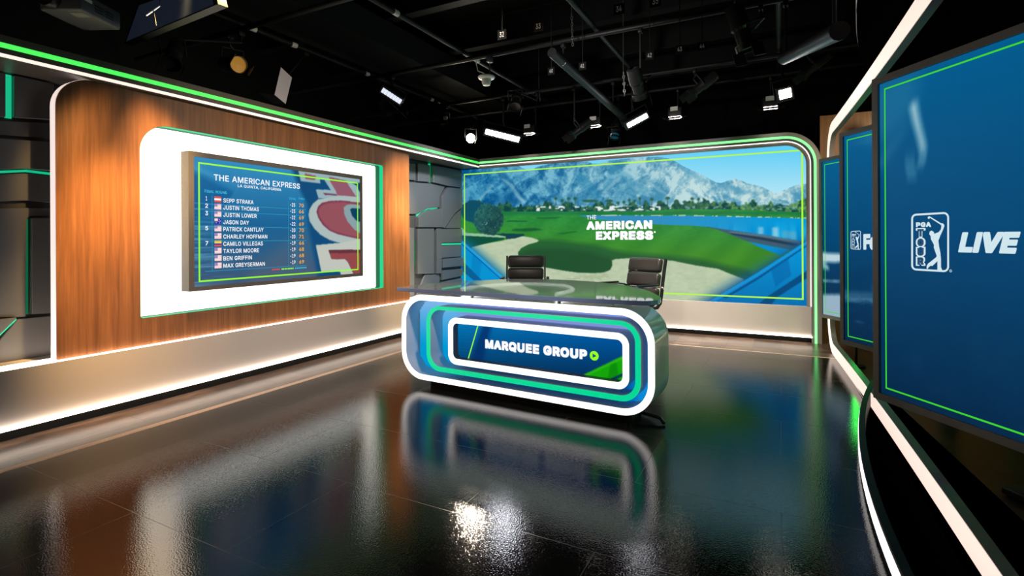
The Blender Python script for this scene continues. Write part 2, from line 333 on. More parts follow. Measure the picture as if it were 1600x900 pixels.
    'S': (447, [[[386,461,358,489,321,511,299,519,269,526,209,528,163,521,129,510,107,497,89,484,63,455,47,423,40,383,40,361,45,331,53,311,72,283,105,257,133,243,177,227,247,207,291,191,320,171,329,153,332,143,329,123,326,115,316,99,301,85,280,73,267,69,235,62,217,62,175,71,149,84,136,95,131,103,123,117,117,139,111,147,31,147,26,141,26,125,31,99,38,77,54,49,74,27,95,11,117,-2,137,-9,183,-20,267,-20,315,-7,357,13,382,35,397,55,415,91,420,127,420,153,418,177,411,195,407,205,392,227,365,251,321,275,191,315,157,331,144,341,132,359,128,377,131,391,135,399,142,411,157,425,179,437,199,443,231,446,271,437,295,424,313,405,325,371,329,367,407,367,411,371,412,375,412,393,407,417,404,429]],[[424,503,389,535,357,555,331,565,301,572,279,574,177,574,131,567,93,553,75,543,47,522,32,507,17,487,1,455,-6,413,-6,329,-1,299,11,271,35,240,67,215,96,199,99,195,3,194,-3,192,-20,173,-20,95,-15,67,-9,49,7,19,31,-10,63,-35,85,-48,105,-55,151,-66,299,-66,347,-53,389,-33,420,-7,443,23,461,59,466,93,466,185,463,211,453,237,429,270,398,297,366,315,363,319,437,320,449,329,457,339,458,423,454,447,451,457,438,485],[269,139,271,135,268,131,247,119,225,112,207,117,187,127,177,134,169,149,163,173,167,174,215,161,255,147],[261,378,268,369,275,351,275,347,271,346,223,361,190,377,192,381,203,388,225,395,243,390]]]),
    'T': (449, [[[428,517,421,520,29,520,25,519,21,515,20,449,21,445,25,441,177,440,182,437,182,-3,183,-7,187,-11,261,-12,267,-10,270,-5,270,437,275,440,425,441,429,445,430,449,430,511]],[[467,557,457,565,453,566,-3,566,-9,564,-25,547,-26,417,-25,413,-17,403,-7,395,-3,394,131,394,136,391,136,-35,138,-41,155,-57,295,-58,307,-49,315,-39,316,391,321,394,453,394,457,395,467,403,475,413,476,417,476,543,475,547]]]),
    'U': (517, [[[468,517,461,520,391,520,387,519,383,515,382,191,377,153,364,119,347,98,328,83,291,69,259,65,229,68,209,75,191,83,175,94,155,119,141,151,136,183,135,515,131,519,127,520,57,520,49,515,48,159,50,135,59,101,73,73,88,51,119,21,151,1,183,-11,211,-18,237,-20,307,-18,335,-11,373,4,402,23,428,49,441,67,459,105,466,131,470,169,470,511]],[[507,557,497,565,493,566,359,566,353,564,337,547,336,223,332,187,319,153,307,138,291,126,259,115,227,126,207,142,195,163,187,183,184,195,182,215,181,547,165,564,159,566,23,566,4,549,2,543,2,127,4,103,13,69,27,41,51,8,87,-25,119,-45,151,-57,179,-64,205,-66,313,-66,339,-64,379,-53,403,-43,431,-25,465,6,487,35,505,73,512,99,516,137,516,543,515,547]]]),
    'V': (480, [[[472,517,465,520,391,520,383,515,269,189,245,115,241,107,238,111,213,189,97,513,91,519,87,520,13,520,9,519,5,515,4,503,7,493,185,11,191,-5,197,-11,281,-12,285,-11,291,-5,467,479,474,499,474,513]],[[511,557,501,565,497,566,359,566,355,565,345,557,335,543,251,301,241,276,238,279,229,305,149,529,143,545,133,557,123,565,119,566,-19,566,-25,564,-41,547,-42,471,-39,461,145,-37,155,-49,165,-57,315,-58,327,-49,337,-37,519,465,520,543,519,547]]]),
    'W': (686, [[[680,517,673,520,599,520,595,519,591,515,505,179,495,141,493,135,491,135,393,513,387,519,383,520,303,520,297,518,292,511,197,145,193,135,189,145,179,189,95,513,89,519,85,520,13,520,7,518,4,513,4,503,9,483,144,-9,151,-12,233,-12,241,-7,341,357,343,359,443,-7,447,-11,451,-12,533,-12,539,-10,545,3,677,483,682,503]],[[719,557,709,565,705,566,567,566,563,565,553,557,545,547,543,541,501,377,495,355,493,349,491,349,439,545,429,557,419,565,415,566,267,565,257,557,247,545,197,355,195,348,193,348,142,543,131,557,121,565,117,566,-19,566,-23,565,-33,557,-41,547,-42,543,-41,467,93,-25,97,-39,105,-49,115,-57,119,-58,265,-58,271,-56,279,-49,289,-35,339,147,343,155,346,151,397,-39,405,-49,415,-57,419,-58,565,-58,569,-57,579,-49,587,-39,591,-29,727,467,728,543,727,547]]]),
    'X': (474, [[[454,517,447,520,369,520,363,518,291,415,241,338,237,336,115,518,109,520,27,520,20,517,18,511,20,497,167,283,179,265,181,259,8,11,6,-3,9,-10,15,-12,95,-12,101,-10,191,117,237,185,240,183,287,111,361,5,373,-10,379,-12,459,-12,466,-9,468,-3,466,11,294,263,454,495,456,511]],[[493,557,483,565,479,566,333,565,315,548,239,440,233,444,163,548,145,565,-5,566,-11,564,-26,549,-28,543,-27,467,113,261,105,247,-39,41,-40,-37,-23,-56,-17,-58,131,-57,141,-49,151,-38,233,79,237,82,245,73,321,-36,331,-48,343,-57,491,-58,497,-56,512,-41,514,-35,513,41,362,263,501,465,502,543,501,547]]]),
    'Y': (472, [[[464,517,457,520,377,520,370,517,287,383,237,299,233,302,207,347,102,517,95,520,15,520,11,519,7,515,6,501,9,493,191,199,192,-3,193,-7,197,-11,271,-12,275,-11,279,-7,281,201,463,495,466,503]],[[503,557,493,565,489,566,341,565,331,557,321,545,237,410,233,412,225,425,151,545,141,557,131,565,-19,566,-31,557,-39,547,-40,469,-38,463,145,167,146,-35,148,-41,165,-57,305,-58,317,-49,325,-39,327,169,511,467,512,543,511,547]]]),
    'Z': (438, [[[408,517,401,520,37,520,29,515,28,449,29,445,33,441,287,440,292,437,31,55,30,-3,35,-11,403,-12,411,-7,412,59,410,65,405,68,151,68,147,68,145,71,409,455,410,511]],[[447,557,437,565,433,566,5,566,-1,564,-16,549,-18,543,-18,415,-1,396,5,394,187,394,191,391,-15,87,-16,-37,1,-56,7,-58,435,-58,441,-56,456,-41,458,-35,458,93,441,112,435,114,251,114,247,117,455,423,456,543,455,547]]]),
    '0': (453, [[[358,471,329,497,307,511,293,517,271,524,239,528,215,528,183,524,151,514,118,493,94,469,83,453,72,437,59,407,44,357,38,317,36,283,38,193,45,149,59,101,75,67,91,43,119,14,151,-5,187,-16,207,-18,249,-18,271,-15,303,-5,331,12,362,43,377,65,395,103,407,145,416,197,416,311,407,363,395,405,377,443],[281,423,293,409,308,385,317,359,326,325,332,261,330,217,326,183,309,127,290,95,277,83,253,69,231,64,209,66,199,69,170,87,159,101,151,115,135,153,126,187,122,227,122,281,126,321,139,367,150,393,166,417,181,429,201,441,229,446,253,441]],[[396,513,373,534,349,551,331,561,305,569,271,574,183,574,163,572,123,561,88,541,56,511,37,485,22,461,13,439,1,399,-8,347,-10,315,-10,193,-8,159,-2,119,13,69,29,35,45,11,77,-24,117,-50,153,-61,175,-64,281,-64,303,-61,335,-51,373,-26,409,12,423,33,432,49,441,71,451,105,462,165,462,341,454,393,441,437,423,475],[243,381,260,357,271,327,280,293,284,249,279,213,263,159,248,133,227,118,207,131,194,151,183,179,172,219,170,269,172,289,181,323,190,349,205,375,212,383,225,390]]]),
    '1': (453, [[[286,517,279,520,189,519,88,447,75,435,74,355,76,349,81,346,95,347,195,420,200,419,200,71,199,68,195,66,69,65,64,57,64,-3,65,-7,69,-11,395,-12,399,-11,403,-7,404,57,399,65,293,66,288,69,288,511]],[[325,557,315,565,311,566,157,565,48,487,37,477,29,467,28,323,30,317,45,302,51,300,125,300,149,317,153,317,154,311,153,114,149,112,39,112,27,103,19,93,18,-37,27,-49,37,-57,427,-58,433,-56,449,-39,450,89,448,95,429,112,339,112,334,115,334,543,333,547]]]),
    '2': (453, [[[350,481,313,509,289,519,259,526,237,528,191,526,161,519,131,505,105,486,75,451,63,425,56,399,54,359,55,355,59,351,135,351,140,357,140,369,145,389,150,403,161,420,181,435,209,446,241,445,265,437,284,425,295,411,305,389,307,369,305,353,299,335,287,313,268,287,247,262,211,226,53,55,52,-3,53,-7,57,-11,393,-12,397,-11,401,-7,402,59,401,63,397,67,189,68,184,71,328,225,369,283,383,311,392,351,392,391,390,409,387,421,373,453]],[[389,522,345,555,321,565,303,569,269,574,181,574,159,572,129,565,99,551,63,524,29,483,17,457,10,431,8,411,8,325,17,313,27,305,165,304,177,313,185,323,191,357,199,375,206,385,217,391,227,393,247,382,254,369,241,345,210,305,31,116,7,87,6,-37,15,-49,25,-57,425,-58,431,-56,447,-39,448,91,447,95,439,105,429,113,425,114,309,114,305,115,305,117,366,183,395,221,415,251,428,275,436,305,438,319,438,423,434,451,419,485]]]),
    '3': (453, [[[382,517,375,520,67,520,63,519,59,515,58,449,59,445,63,441,259,439,258,435,147,309,146,243,149,238,153,236,199,236,221,234,237,231,267,222,287,208,303,189,311,171,316,153,313,125,303,101,290,87,267,73,237,64,217,62,181,69,151,84,137,97,127,117,121,139,117,143,41,144,35,142,32,137,32,123,39,89,57,51,87,20,117,2,153,-11,185,-18,255,-18,291,-9,317,0,343,16,368,39,381,57,392,75,402,107,406,149,403,181,395,205,383,229,368,249,339,275,313,289,289,297,257,302,255,305,383,453,384,511]],[[421,557,411,565,407,566,35,566,29,564,13,547,12,417,14,411,33,394,139,394,143,393,143,391,100,339,100,211,114,195,115,191,7,190,-5,181,-14,169,-14,91,-5,51,11,18,43,-16,57,-27,97,-49,121,-57,151,-64,289,-64,335,-51,353,-44,373,-31,404,-5,427,25,441,51,450,89,452,109,452,181,449,213,441,237,425,268,394,303,371,321,357,329,355,333,429,421,430,543,429,547],[251,164,257,157,261,147,257,134,235,119,219,114,213,115,195,123,181,133,173,149,167,171,154,185,153,189,167,190,205,185,235,176]]]),
    '4': (453, [[[320,517,313,520,243,520,234,515,31,171,28,163,28,101,29,97,33,93,268,91,270,87,270,-5,273,-10,279,-12,347,-12,353,-10,356,-3,357,90,361,92,419,92,424,95,426,99,426,165,424,171,417,174,361,174,356,177,356,321,354,327,347,330,279,330,275,329,271,325,270,179,268,175,139,174,133,177,317,491,322,503]],[[359,557,349,565,345,566,211,566,207,565,197,557,187,545,169,515,-18,197,-18,69,-17,65,-9,55,1,47,5,46,221,46,224,41,224,-37,233,-49,245,-58,383,-57,393,-49,402,-37,403,44,407,46,453,47,463,55,472,67,472,199,463,211,453,219,407,220,402,223,401,357,393,367,381,376,321,376,317,378,321,387,367,467,368,543,367,547]]]),
    '5': (453, [[[376,517,369,520,93,520,89,519,85,515,56,275,57,245,63,240,117,234,133,234,169,254,193,261,205,264,239,261,267,249,287,233,303,209,311,187,314,173,314,151,312,139,301,111,289,94,270,77,239,64,219,62,203,65,181,72,165,83,149,99,139,117,135,134,129,141,57,142,51,140,48,135,48,121,53,93,55,85,71,53,103,18,132,-1,159,-11,189,-18,245,-18,289,-9,317,3,343,22,363,42,386,77,393,95,402,137,404,159,402,193,391,239,375,269,356,295,328,319,309,329,271,342,241,346,217,346,171,337,155,330,151,331,150,333,160,423,164,439,373,441,377,445,378,449,378,511]],[[415,557,405,565,401,566,61,566,55,564,39,547,10,305,10,217,12,211,29,195,59,191,60,189,21,187,3,169,2,87,9,53,25,21,60,-19,97,-45,127,-57,157,-64,277,-64,321,-55,349,-43,385,-16,409,10,430,41,441,71,450,127,450,199,448,223,437,271,421,301,402,327,381,348,360,365,333,379,305,387,281,391,280,393,403,394,422,411,424,417,424,543,423,547],[245,196,253,185,261,167,262,161,257,147,248,133,238,123,223,117,217,117,202,125,193,134,185,149,179,169,166,183,165,187,185,200,213,212,231,206]]]),
    '6': (453, [[[330,517,323,520,247,520,240,517,101,311,78,271,67,243,56,207,52,175,54,121,63,89,73,65,90,41,117,15,135,3,161,-9,201,-18,249,-18,291,-9,315,1,341,18,362,39,377,61,391,91,400,121,402,161,399,195,391,225,381,250,353,284,320,309,299,317,273,324,216,327,221,337,331,497,332,511],[285,228,304,201,311,181,314,165,311,135,302,109,290,91,271,75,247,65,235,62,205,65,183,75,167,86,149,113,141,135,138,151,138,167,143,187,151,207,162,223,183,240,205,249,221,252,247,249,271,239]],[[369,557,359,565,355,566,215,566,209,564,193,547,55,343,36,311,23,281,11,241,6,207,6,111,8,89,15,63,27,33,52,-1,85,-31,103,-43,129,-55,171,-64,281,-64,323,-55,351,-43,385,-18,400,-3,419,23,437,59,446,89,448,121,448,193,446,223,437,257,427,281,394,323,355,353,331,363,317,367,313,371,377,465,378,543,377,547],[243,190,256,173,261,155,253,137,246,127,239,121,229,117,223,117,205,129,195,145,191,161,197,175,213,193,227,198]]]),
    '7': (453, [[[402,517,395,520,59,520,55,519,51,515,50,449,51,445,55,441,295,440,301,437,88,15,86,9,86,-5,91,-11,169,-12,177,-7,403,441,404,511]],[[441,557,431,565,427,566,27,566,21,564,5,547,4,415,21,396,27,394,211,394,216,391,41,43,40,-37,49,-49,59,-57,203,-58,215,-49,223,-39,449,409,450,543,449,547]]]),
    '8': (453, [[[348,487,315,509,285,521,243,528,187,526,167,521,141,511,106,489,79,459,65,429,58,391,58,369,65,333,81,300,113,267,95,254,70,229,51,197,43,173,40,149,40,125,44,91,65,50,95,20,129,-1,157,-11,191,-18,263,-18,297,-11,325,-1,362,23,389,53,407,89,414,139,409,173,400,201,381,232,361,252,339,267,374,305,387,333,394,371,394,391,389,425,373,457],[298,195,309,181,320,161,324,139,321,121,311,99,291,81,273,71,253,65,235,62,217,62,201,65,175,72,154,85,143,97,130,125,128,139,131,155,143,181,152,193,175,209,205,220,235,222,251,219,275,211],[285,425,297,409,303,393,306,373,303,357,295,339,279,321,264,311,245,305,227,302,209,304,185,313,170,323,157,339,149,357,146,381,149,393,157,411,171,427,187,438,209,445,239,446,267,437]],[[387,527,345,556,317,567,297,572,275,574,177,574,155,572,135,567,109,557,75,535,59,522,30,487,17,455,12,425,12,339,19,301,32,273,29,267,8,237,-4,203,-6,181,-6,91,-1,57,17,20,53,-18,95,-46,125,-57,159,-64,295,-64,327,-58,357,-47,392,-25,407,-12,438,25,453,57,460,99,460,171,455,205,445,235,421,273,433,301,440,337,440,425,435,457,422,485],[260,153,267,141,264,131,245,118,227,113,203,121,191,128,185,137,186,145,193,154,209,164,225,170,243,165],[247,383,251,377,249,371,241,363,229,356,221,357,211,363,203,370,201,375,208,385,225,394,235,391]]]),
    '9': (453, [[[360,471,341,490,325,501,295,517,261,526,239,528,191,526,159,517,131,503,112,491,91,470,73,443,64,427,54,391,52,333,59,291,66,271,77,253,99,224,125,205,149,193,183,184,233,184,237,181,119,9,118,-5,123,-11,203,-12,211,-8,343,185,376,241,385,263,398,303,402,343,400,381,393,411,385,431],[283,424,291,415,304,395,311,375,314,359,314,343,311,327,299,299,289,284,273,270,245,259,223,256,209,259,183,269,171,278,155,297,149,307,141,331,138,351,140,369,153,403,165,419,180,433,211,446,245,445,271,433]],[[398,513,383,528,351,551,327,563,295,571,271,574,181,574,159,572,127,563,99,549,80,537,54,513,24,471,15,449,8,423,6,401,6,301,8,279,15,253,27,227,57,186,93,159,117,147,137,142,139,139,72,39,72,-37,81,-49,91,-57,235,-58,241,-56,252,-47,271,-21,389,153,418,201,431,231,444,271,448,311,448,383,446,415,437,449,425,475],[243,384,256,367,261,349,253,331,246,321,239,315,225,311,213,316,201,328,195,339,192,355,199,371,207,382,217,389,227,393]]]),
    '-': (453, [[[348,253,341,256,109,256,104,253,102,247,102,183,105,178,111,176,343,176,348,179,350,185,350,247]],[[387,293,377,301,373,302,75,301,65,293,56,281,57,149,73,132,79,130,377,131,394,147,396,153,396,279,395,283]]]),
    ',': (188, [[[146,79,139,82,65,82,61,81,57,77,26,-107,26,-125,31,-131,87,-132,95,-127,147,57,148,73]],[[185,119,175,127,171,128,33,128,27,126,12,111,8,101,-20,-75,-20,-155,141,-159,142,-157,194,27,194,105,193,109]]]),
    'e': (404, [[[330,351,301,373,275,385,255,391,223,396,163,394,135,385,105,369,83,352,57,321,43,297,31,261,24,233,22,209,24,145,31,113,41,85,61,49,84,23,109,5,133,-7,173,-18,197,-20,255,-18,287,-9,319,7,346,29,365,55,377,83,378,95,376,101,371,104,317,116,297,115,281,90,267,76,245,65,215,59,185,63,157,75,138,91,123,113,112,147,113,154,117,156,375,156,381,158,384,165,384,197,382,207,382,237,377,263,369,289,353,323],[259,298,271,285,286,261,293,237,291,232,117,232,113,234,121,261,138,287,155,301,179,313,195,316,219,316,231,313]],[[369,391,329,422,307,431,279,439,255,442,153,442,131,440,109,433,79,419,42,391,15,359,-3,329,-15,293,-22,265,-24,241,-24,139,-22,113,-15,81,-5,53,15,17,41,-14,71,-37,101,-53,141,-64,165,-66,259,-66,287,-64,319,-55,351,-39,385,-11,411,23,424,53,424,119,430,133,430,229,428,239,428,269,419,309,399,355]]]),
}
_lc = {}


def letter(ch, bold):
    """flat faces of one letter in its regular or bold weight"""
    wt = 1 if bold >= .03 else 0
    if (ch, wt) not in _lc:
        c = bpy.data.curves.new('t', 'CURVE'); c.dimensions = '2D'; c.fill_mode = 'BOTH'
        for q in FONT[ch][1][wt]:
            n = len(q) // 2
            sp = c.splines.new('POLY'); sp.points.add(n - 1); sp.use_cyclic_u = True
            for i in range(n): sp.points[i].co = (q[2 * i] / 50, q[2 * i + 1] / 50, 0, 1)
        o = bpy.data.objects.new('t', c); COL.objects.link(o)
        dg = bpy.context.evaluated_depsgraph_get(); dg.update()
        me = o.evaluated_get(dg).to_mesh()
        _lc[ch, wt] = ([(v.co.x / 20, v.co.y / 20) for v in me.vertices], [tuple(p.vertices) for p in me.polygons])
        o.evaluated_get(dg).to_mesh_clear()
        bpy.data.objects.remove(o); bpy.data.curves.remove(c)
    return _lc[ch, wt]


def glyphs(body, bold=0.0, shear=0.0, spacing=1.0):
    """flat letter shapes of a line of text: vertices and faces in letter units"""
    V, F, x = [], [], 0.0
    for ch in body:
        if ch == ' ':
            x += .24; continue
        v, f = letter(ch, bold); k = len(V)
        V += [(x + p[0] + shear * p[1], p[1]) for p in v]; F += [tuple(i + k for i in g) for g in f]
        x += (FONT[ch][0] / 1000 + (.07 if bold >= .03 else .02)) * spacing
    return V, F


def cap_h(bold, shear=0):
    V, F = glyphs('H', bold, shear)
    ys = [p[1] for p in V]
    return min(ys), max(ys)


def text(mb, body, A, B, up, bold=0.0, shear=0.0, spacing=1.0):
    """lettering whose base line runs from A to B and whose capitals are as tall as up"""
    V, F = glyphs(body, bold, shear, spacing)
    A, B, up = Vector(A), Vector(B), Vector(up)
    x0 = min(p[0] for p in V); x1 = max(p[0] for p in V); y0, y1 = cap_h(bold)
    vs = [mb.bm.verts.new(A + (B - A) * ((p[0] - x0) / (x1 - x0)) + up * ((p[1] - y0) / (y1 - y0))) for p in V]
    for f in F:
        try: mb.bm.faces.new([vs[i] for i in f])
        except ValueError: pass


def line(mb, a, b, w, n):
    """flat stroke of width w from a to b in the plane with normal n"""
    a, b, n = Vector(a), Vector(b), Vector(n)
    s = (b - a).cross(n).normalized() * (w / 2)
    mb.poly([a + s, b + s, b - s, a - s])


def outline(mb, c, w, n):
    """mitred flat rectangle outline through four corners"""
    c = [Vector(p) for p in c]; m = sum(c, Vector()) / 4
    e1 = (c[1] - c[0]).normalized(); e2 = (c[3] - c[0]).normalized()
    sg = ((1, 1), (-1, 1), (-1, -1), (1, -1))
    inn = [p + e1 * (w * s[0]) + e2 * (w * s[1]) for p, s in zip(c, sg)]
    for i in range(4):
        mb.poly([c[i], c[(i + 1) % 4], inn[(i + 1) % 4], inn[i]])


# ---- painted pictures for the screens (what the displays show)
def pip(U, V, poly):
    ins = np.zeros(U.shape, bool); n = len(poly); j = n - 1
    for i in range(n):
        xi, yi = poly[i]; xj, yj = poly[j]
        if yi != yj:
            c = ((yi > V) != (yj > V)) & (U < (xj - xi) * (V - yi) / (yj - yi) + xi)
            ins ^= c
        j = i
    return ins


def blur(a, n):
    n = int(n)
    if n < 1: return a
    k = 2 * n + 1
    for ax in (0, 1):
        p = np.pad(a, [(n + 1, n) if i == ax else (0, 0) for i in range(a.ndim)], mode='edge')
        c = np.cumsum(p, axis=ax)
        if ax == 0: a = (c[k:] - c[:-k]) / k
        else: a = (c[:, k:] - c[:, :-k]) / k
    return a


def over(img, m, col):
    col = np.array(col, float)
    img[:] = img * (1 - m[..., None]) + col * m[..., None]


def vnoise(x, y, seed):
    r = np.random.default_rng(seed).random((64, 64))
    xi = np.floor(x).astype(int); yi = np.floor(y).astype(int)
    fx = x - xi; fy = y - yi
    fx = fx * fx * (3 - 2 * fx); fy = fy * fy * (3 - 2 * fy)
    g = lambda a, b: r[a % 64, b % 64]
    return (g(xi, yi) * (1 - fx) + g(xi + 1, yi) * fx) * (1 - fy) + (g(xi, yi + 1) * (1 - fx) + g(xi + 1, yi + 1) * fx) * fy


def fbm(x, y, seed, oct=5):
    t = 0; a = .5; s = 0
    for k in range(oct):
        t = t + a * vnoise(x * 2 ** k, y * 2 ** k, seed + k); s += a; a *= .55
    return t / s


def srgb2lin(a):
    a = np.clip(a / 255.0, 0, 1)
    return np.where(a <= .04045, a / 12.92, ((a + .055) / 1.055) ** 2.4)


def picture(name, o, ex, ez, nx, nz, painter, m, parent, keep=None):
    """a flat display surface with corner o and edges ex, ez that shows what painter draws"""
    o, ex, ez = np.array(o), np.array(ex), np.array(ez)
    a = np.linspace(0, 1, nx + 1); b = np.linspace(0, 1, nz + 1)
    A, B = np.meshgrid(a, b)
    X = o + A[..., None] * ex + B[..., None] * ez
    U, V = proj_np(X)
    img = srgb2lin(painter(U, V, A, B))
    nv = (nx + 1) * (nz + 1)
    idx = np.arange(nv).reshape(nz + 1, nx + 1)
    q = np.stack([idx[:-1, :-1], idx[:-1, 1:], idx[1:, 1:], idx[1:, :-1]], -1).reshape(-1, 4)
    if keep is not None:
        kk = keep(A, B)
        kq = kk[:-1, :-1] & kk[:-1, 1:] & kk[1:, 1:] & kk[1:, :-1]
        q = q[kq.reshape(-1)]
    me = bpy.data.meshes.new(name)
    me.vertices.add(nv); me.vertices.foreach_set('co', X.reshape(-1).astype(np.float32))
    me.loops.add(len(q) * 4); me.loops.foreach_set('vertex_index', q.reshape(-1).astype(np.int32))
    me.polygons.add(len(q)); me.polygons.foreach_set('loop_start', (np.arange(len(q)) * 4).astype(np.int32))
    me.update(calc_edges=True)
    at = me.color_attributes.new('picture', 'FLOAT_COLOR', 'POINT')
    at.data.foreach_set('color', np.concatenate([img.reshape(-1, 3), np.ones((nv, 1))], 1).reshape(-1).astype(np.float32))
    me.materials.append(m)
    ob = bpy.data.objects.new(name, me); COL.objects.link(ob)
    if parent: ob.parent = parent
    return ob


# ------------------------------------------------------------------ materials
M_black = mat('stage_black', (.007, .007, .007), .9, spec=.05)
M_steel = mat('black_steel', (.008, .008, .0085), .5, spec=.25)
M_case = mat('dark_case', (.012, .012, .013), .45, spec=.3)
M_greycase = mat('grey_case', (.09, .09, .1), .5)
M_chrome = mat('chrome', (.82, .82, .84), .12, 1.0)
M_white = mat('white_paint', (.78, .76, .73), .5)
M_label = mat('paper_label', (.78, .76, .73), .7)
M_leather = mat('black_leather', (.028, .026, .025), .38); noise_bump(M_leather, 260, .12, .002)
M_plastic = mat('black_plastic', (.012, .012, .012), .4)
M_ledge = mat('white_laminate', (.60, .55, .525), .45)
M_fascia = mat('bronze_grey_laminate', (.115, .098, .085), .42)
M_portal = mat('portal_grey', (.24, .24, .215), .45)
M_relief = mat('graphite_panel', (.135, .14, .145), .36, .2)
M_kick = mat('kick_black', (.006, .006, .006), .6, spec=.2)
M_frame = mat('monitor_frame', (.19, .178, .17), .45)
M_warm = mat('warm_light_strip', (.8, .8, .8), .5, emit=(1.0, .84, .70), es=7.5)
M_pale = mat('pale_light_band', (.8, .8, .8), .5, emit=lin((255, 226, 212)), es=1.05)
M_white_led = mat('white_light_strip', (.8, .8, .8), .5, emit=(1.0, .93, .88), es=1.7)
M_green = mat('green_light_strip', (.1, .6, .2), .5, emit=(.07, .85, .10), es=1.15)
M_green_pale = mat('green_light_tube', (.1, .6, .2), .5, emit=(.22, 1.0, .28), es=1.5)
M_jade = mat('jade_light_strip', (.05, .5, .3), .5, emit=(.005, .46, .22), es=1.0)
M_jade_dim = mat('dim_jade_strip', (.004, .04, .02), .6, spec=.1, emit=(.003, .17, .07), es=.6)
M_green_hid = mat('strong_green_strip', (.1, .6, .2), .5, emit=(.05, .85, .08), es=8)
M_jade_hot = mat('bright_jade_strip', (.005, .06, .03), .6, spec=.1, emit=(.0, .68, .27), es=.9)
M_lime = mat('lime_graphic', (0, 0, 0), .5, emit=lin((150, 255, 35)), es=1.0)
M_limeG = mat('green_graphic', (0, 0, 0), .5, emit=lin((60, 215, 40)), es=.95)
M_wtext = mat('white_lettering', (0, 0, 0), .5, emit=lin((250, 252, 255)), es=1.0)
M_ptext = mat('pale_lettering', (0, 0, 0), .5, emit=lin((205, 228, 236)), es=1.0)
M_gold = mat('gold_lettering', (0, 0, 0), .5, emit=lin((250, 175, 20)), es=1.0)
M_cyan = mat('cyan_lettering', (0, 0, 0), .5, emit=lin((45, 190, 225)), es=1.0)
M_tline = mat('cyan_rule', (0, 0, 0), .5, emit=lin((20, 140, 175)), es=1.0)
M_red = mat('red_print', (0, 0, 0), .5, emit=lin((225, 70, 60)), es=1.0)
M_pink = mat('pink_stripe', (0, 0, 0), .5, emit=lin((245, 165, 160)), es=1.0)
M_navy = mat('navy_print', (0, 0, 0), .5, emit=lin((20, 35, 165)), es=1.0)
M_violet = mat('violet_canton', (0, 0, 0), .5, emit=lin((150, 130, 190)), es=1.0)
M_yellow = mat('yellow_print', (0, 0, 0), .5, emit=lin((245, 210, 25)), es=1.0)
M_screen = screen_mat('display_picture', 1.0)
M_lamp = mat('lamp_lens', (.9, .9, .9), .3, emit=(1.0, .9, .78), es=16)
M_lampcold = mat('cool_lamp_lens', (.9, .9, .9), .3, emit=(.93, .94, 1.0), es=26)
M_lampdim = mat('cool_lamp_dim', (.9, .9, .9), .3, emit=(.8, .84, 1.0), es=.9)
M_amber = mat('amber_lens', (.5, .3, .05), .2, emit=(.5, .22, .03), es=.35)
M_back = mat('backlit_diffuser', (.85, .85, .85), .5, emit=(1.0, .965, .93), es=1.9)
M_deck = mat('black_matt_deck', (.0015, .0015, .0015), .9, spec=0.0)
M_body = mat('silver_lacquer', (.62, .62, .60), .28, .05, coat=.7)
M_chan = mat('channel_wall', (.66, .72, .80), .4)
M_greenring = mat('jade_light_ring', (.05, .5, .3), .5, emit=lin((0, 212, 148)), es=1.0)
M_glass = mat('clear_acrylic', (.66, .69, .68), .035, trans=.74, ior=1.49)
M_edge = mat('polished_blue_edge', (.36, .47, .85), .12, trans=.25, ior=1.49)
M_wood = wood_mat('walnut_veneer', lin((108, 69, 42)), lin((136, 89, 55)), lin((158, 107, 68)), (1, 11, .45))
M_woodback = wood_mat('oak_back_wall', lin((92, 62, 36)), lin((122, 84, 48)), lin((146, 104, 62)), (6, 1, .4))

# gloss floor
M_floor = mat('black_gloss_floor', (.011, .0095, .009), .075, ior=1.41)
bp = noise_bump(M_floor, 165, .105, .004, 1)
nt = M_floor.node_tree
br = nt.nodes.new('ShaderNodeTexBrick'); tcn = nt.nodes.new('ShaderNodeTexCoord')
mpn = nt.nodes.new('ShaderNodeMapping'); mpn.inputs['Rotation'].default_value = (0, 0, math.radians(0))
nt.links.new(tcn.outputs['Object'], mpn.inputs['Vector']); nt.links.new(mpn.outputs[0], br.inputs['Vector'])
br.inputs['Scale'].default_value = 1; br.inputs['Brick Width'].default_value = 1.22; br.inputs['Row Height'].default_value = .61
br.inputs['Mortar Size'].default_value = .0018; br.inputs['Color1'].default_value = (.011, .0095, .009, 1); br.inputs['Color2'].default_value = (.012, .0105, .0098, 1)
br.inputs['Mortar'].default_value = (.002, .002, .002, 1)
nt.links.new(br.outputs['Color'], nt.nodes['Principled BSDF'].inputs['Base Color'])
mr = nt.nodes.new('ShaderNodeMapRange'); mr.inputs['To Min'].default_value = .075; mr.inputs['To Max'].default_value = .28
nt.links.new(br.outputs['Fac'], mr.inputs['Value']); nt.links.new(mr.outputs[0], nt.nodes['Principled BSDF'].inputs['Roughness'])
M_plank = wood_mat('dark_floor_planks', lin((60, 50, 43)), lin((92, 78, 68)), lin((122, 104, 92)), (5, 1.2, 1), .3, {'rot': (0, 0, math.radians(90)), 'w': 1.25, 'h': .19})
M_plankx = wood_mat('dark_floor_planks_across', lin((60, 50, 43)), lin((96, 80, 69)), lin((132, 112, 98)), (1.2, 5, 1), .32, {'rot': (0, 0, math.radians(90)), 'w': .5, 'h': .26})
M_plankr = wood_mat('dark_alcove_planks', lin((34, 29, 24)), lin((50, 42, 35)), lin((70, 58, 48)), (4, 1.0, 1), .28, {'rot': (0, 0, math.radians(64)), 'w': 1.25, 'h': .19})
M_inlay = mat('pale_wood_inlay', lin((238, 204, 172)), .5)

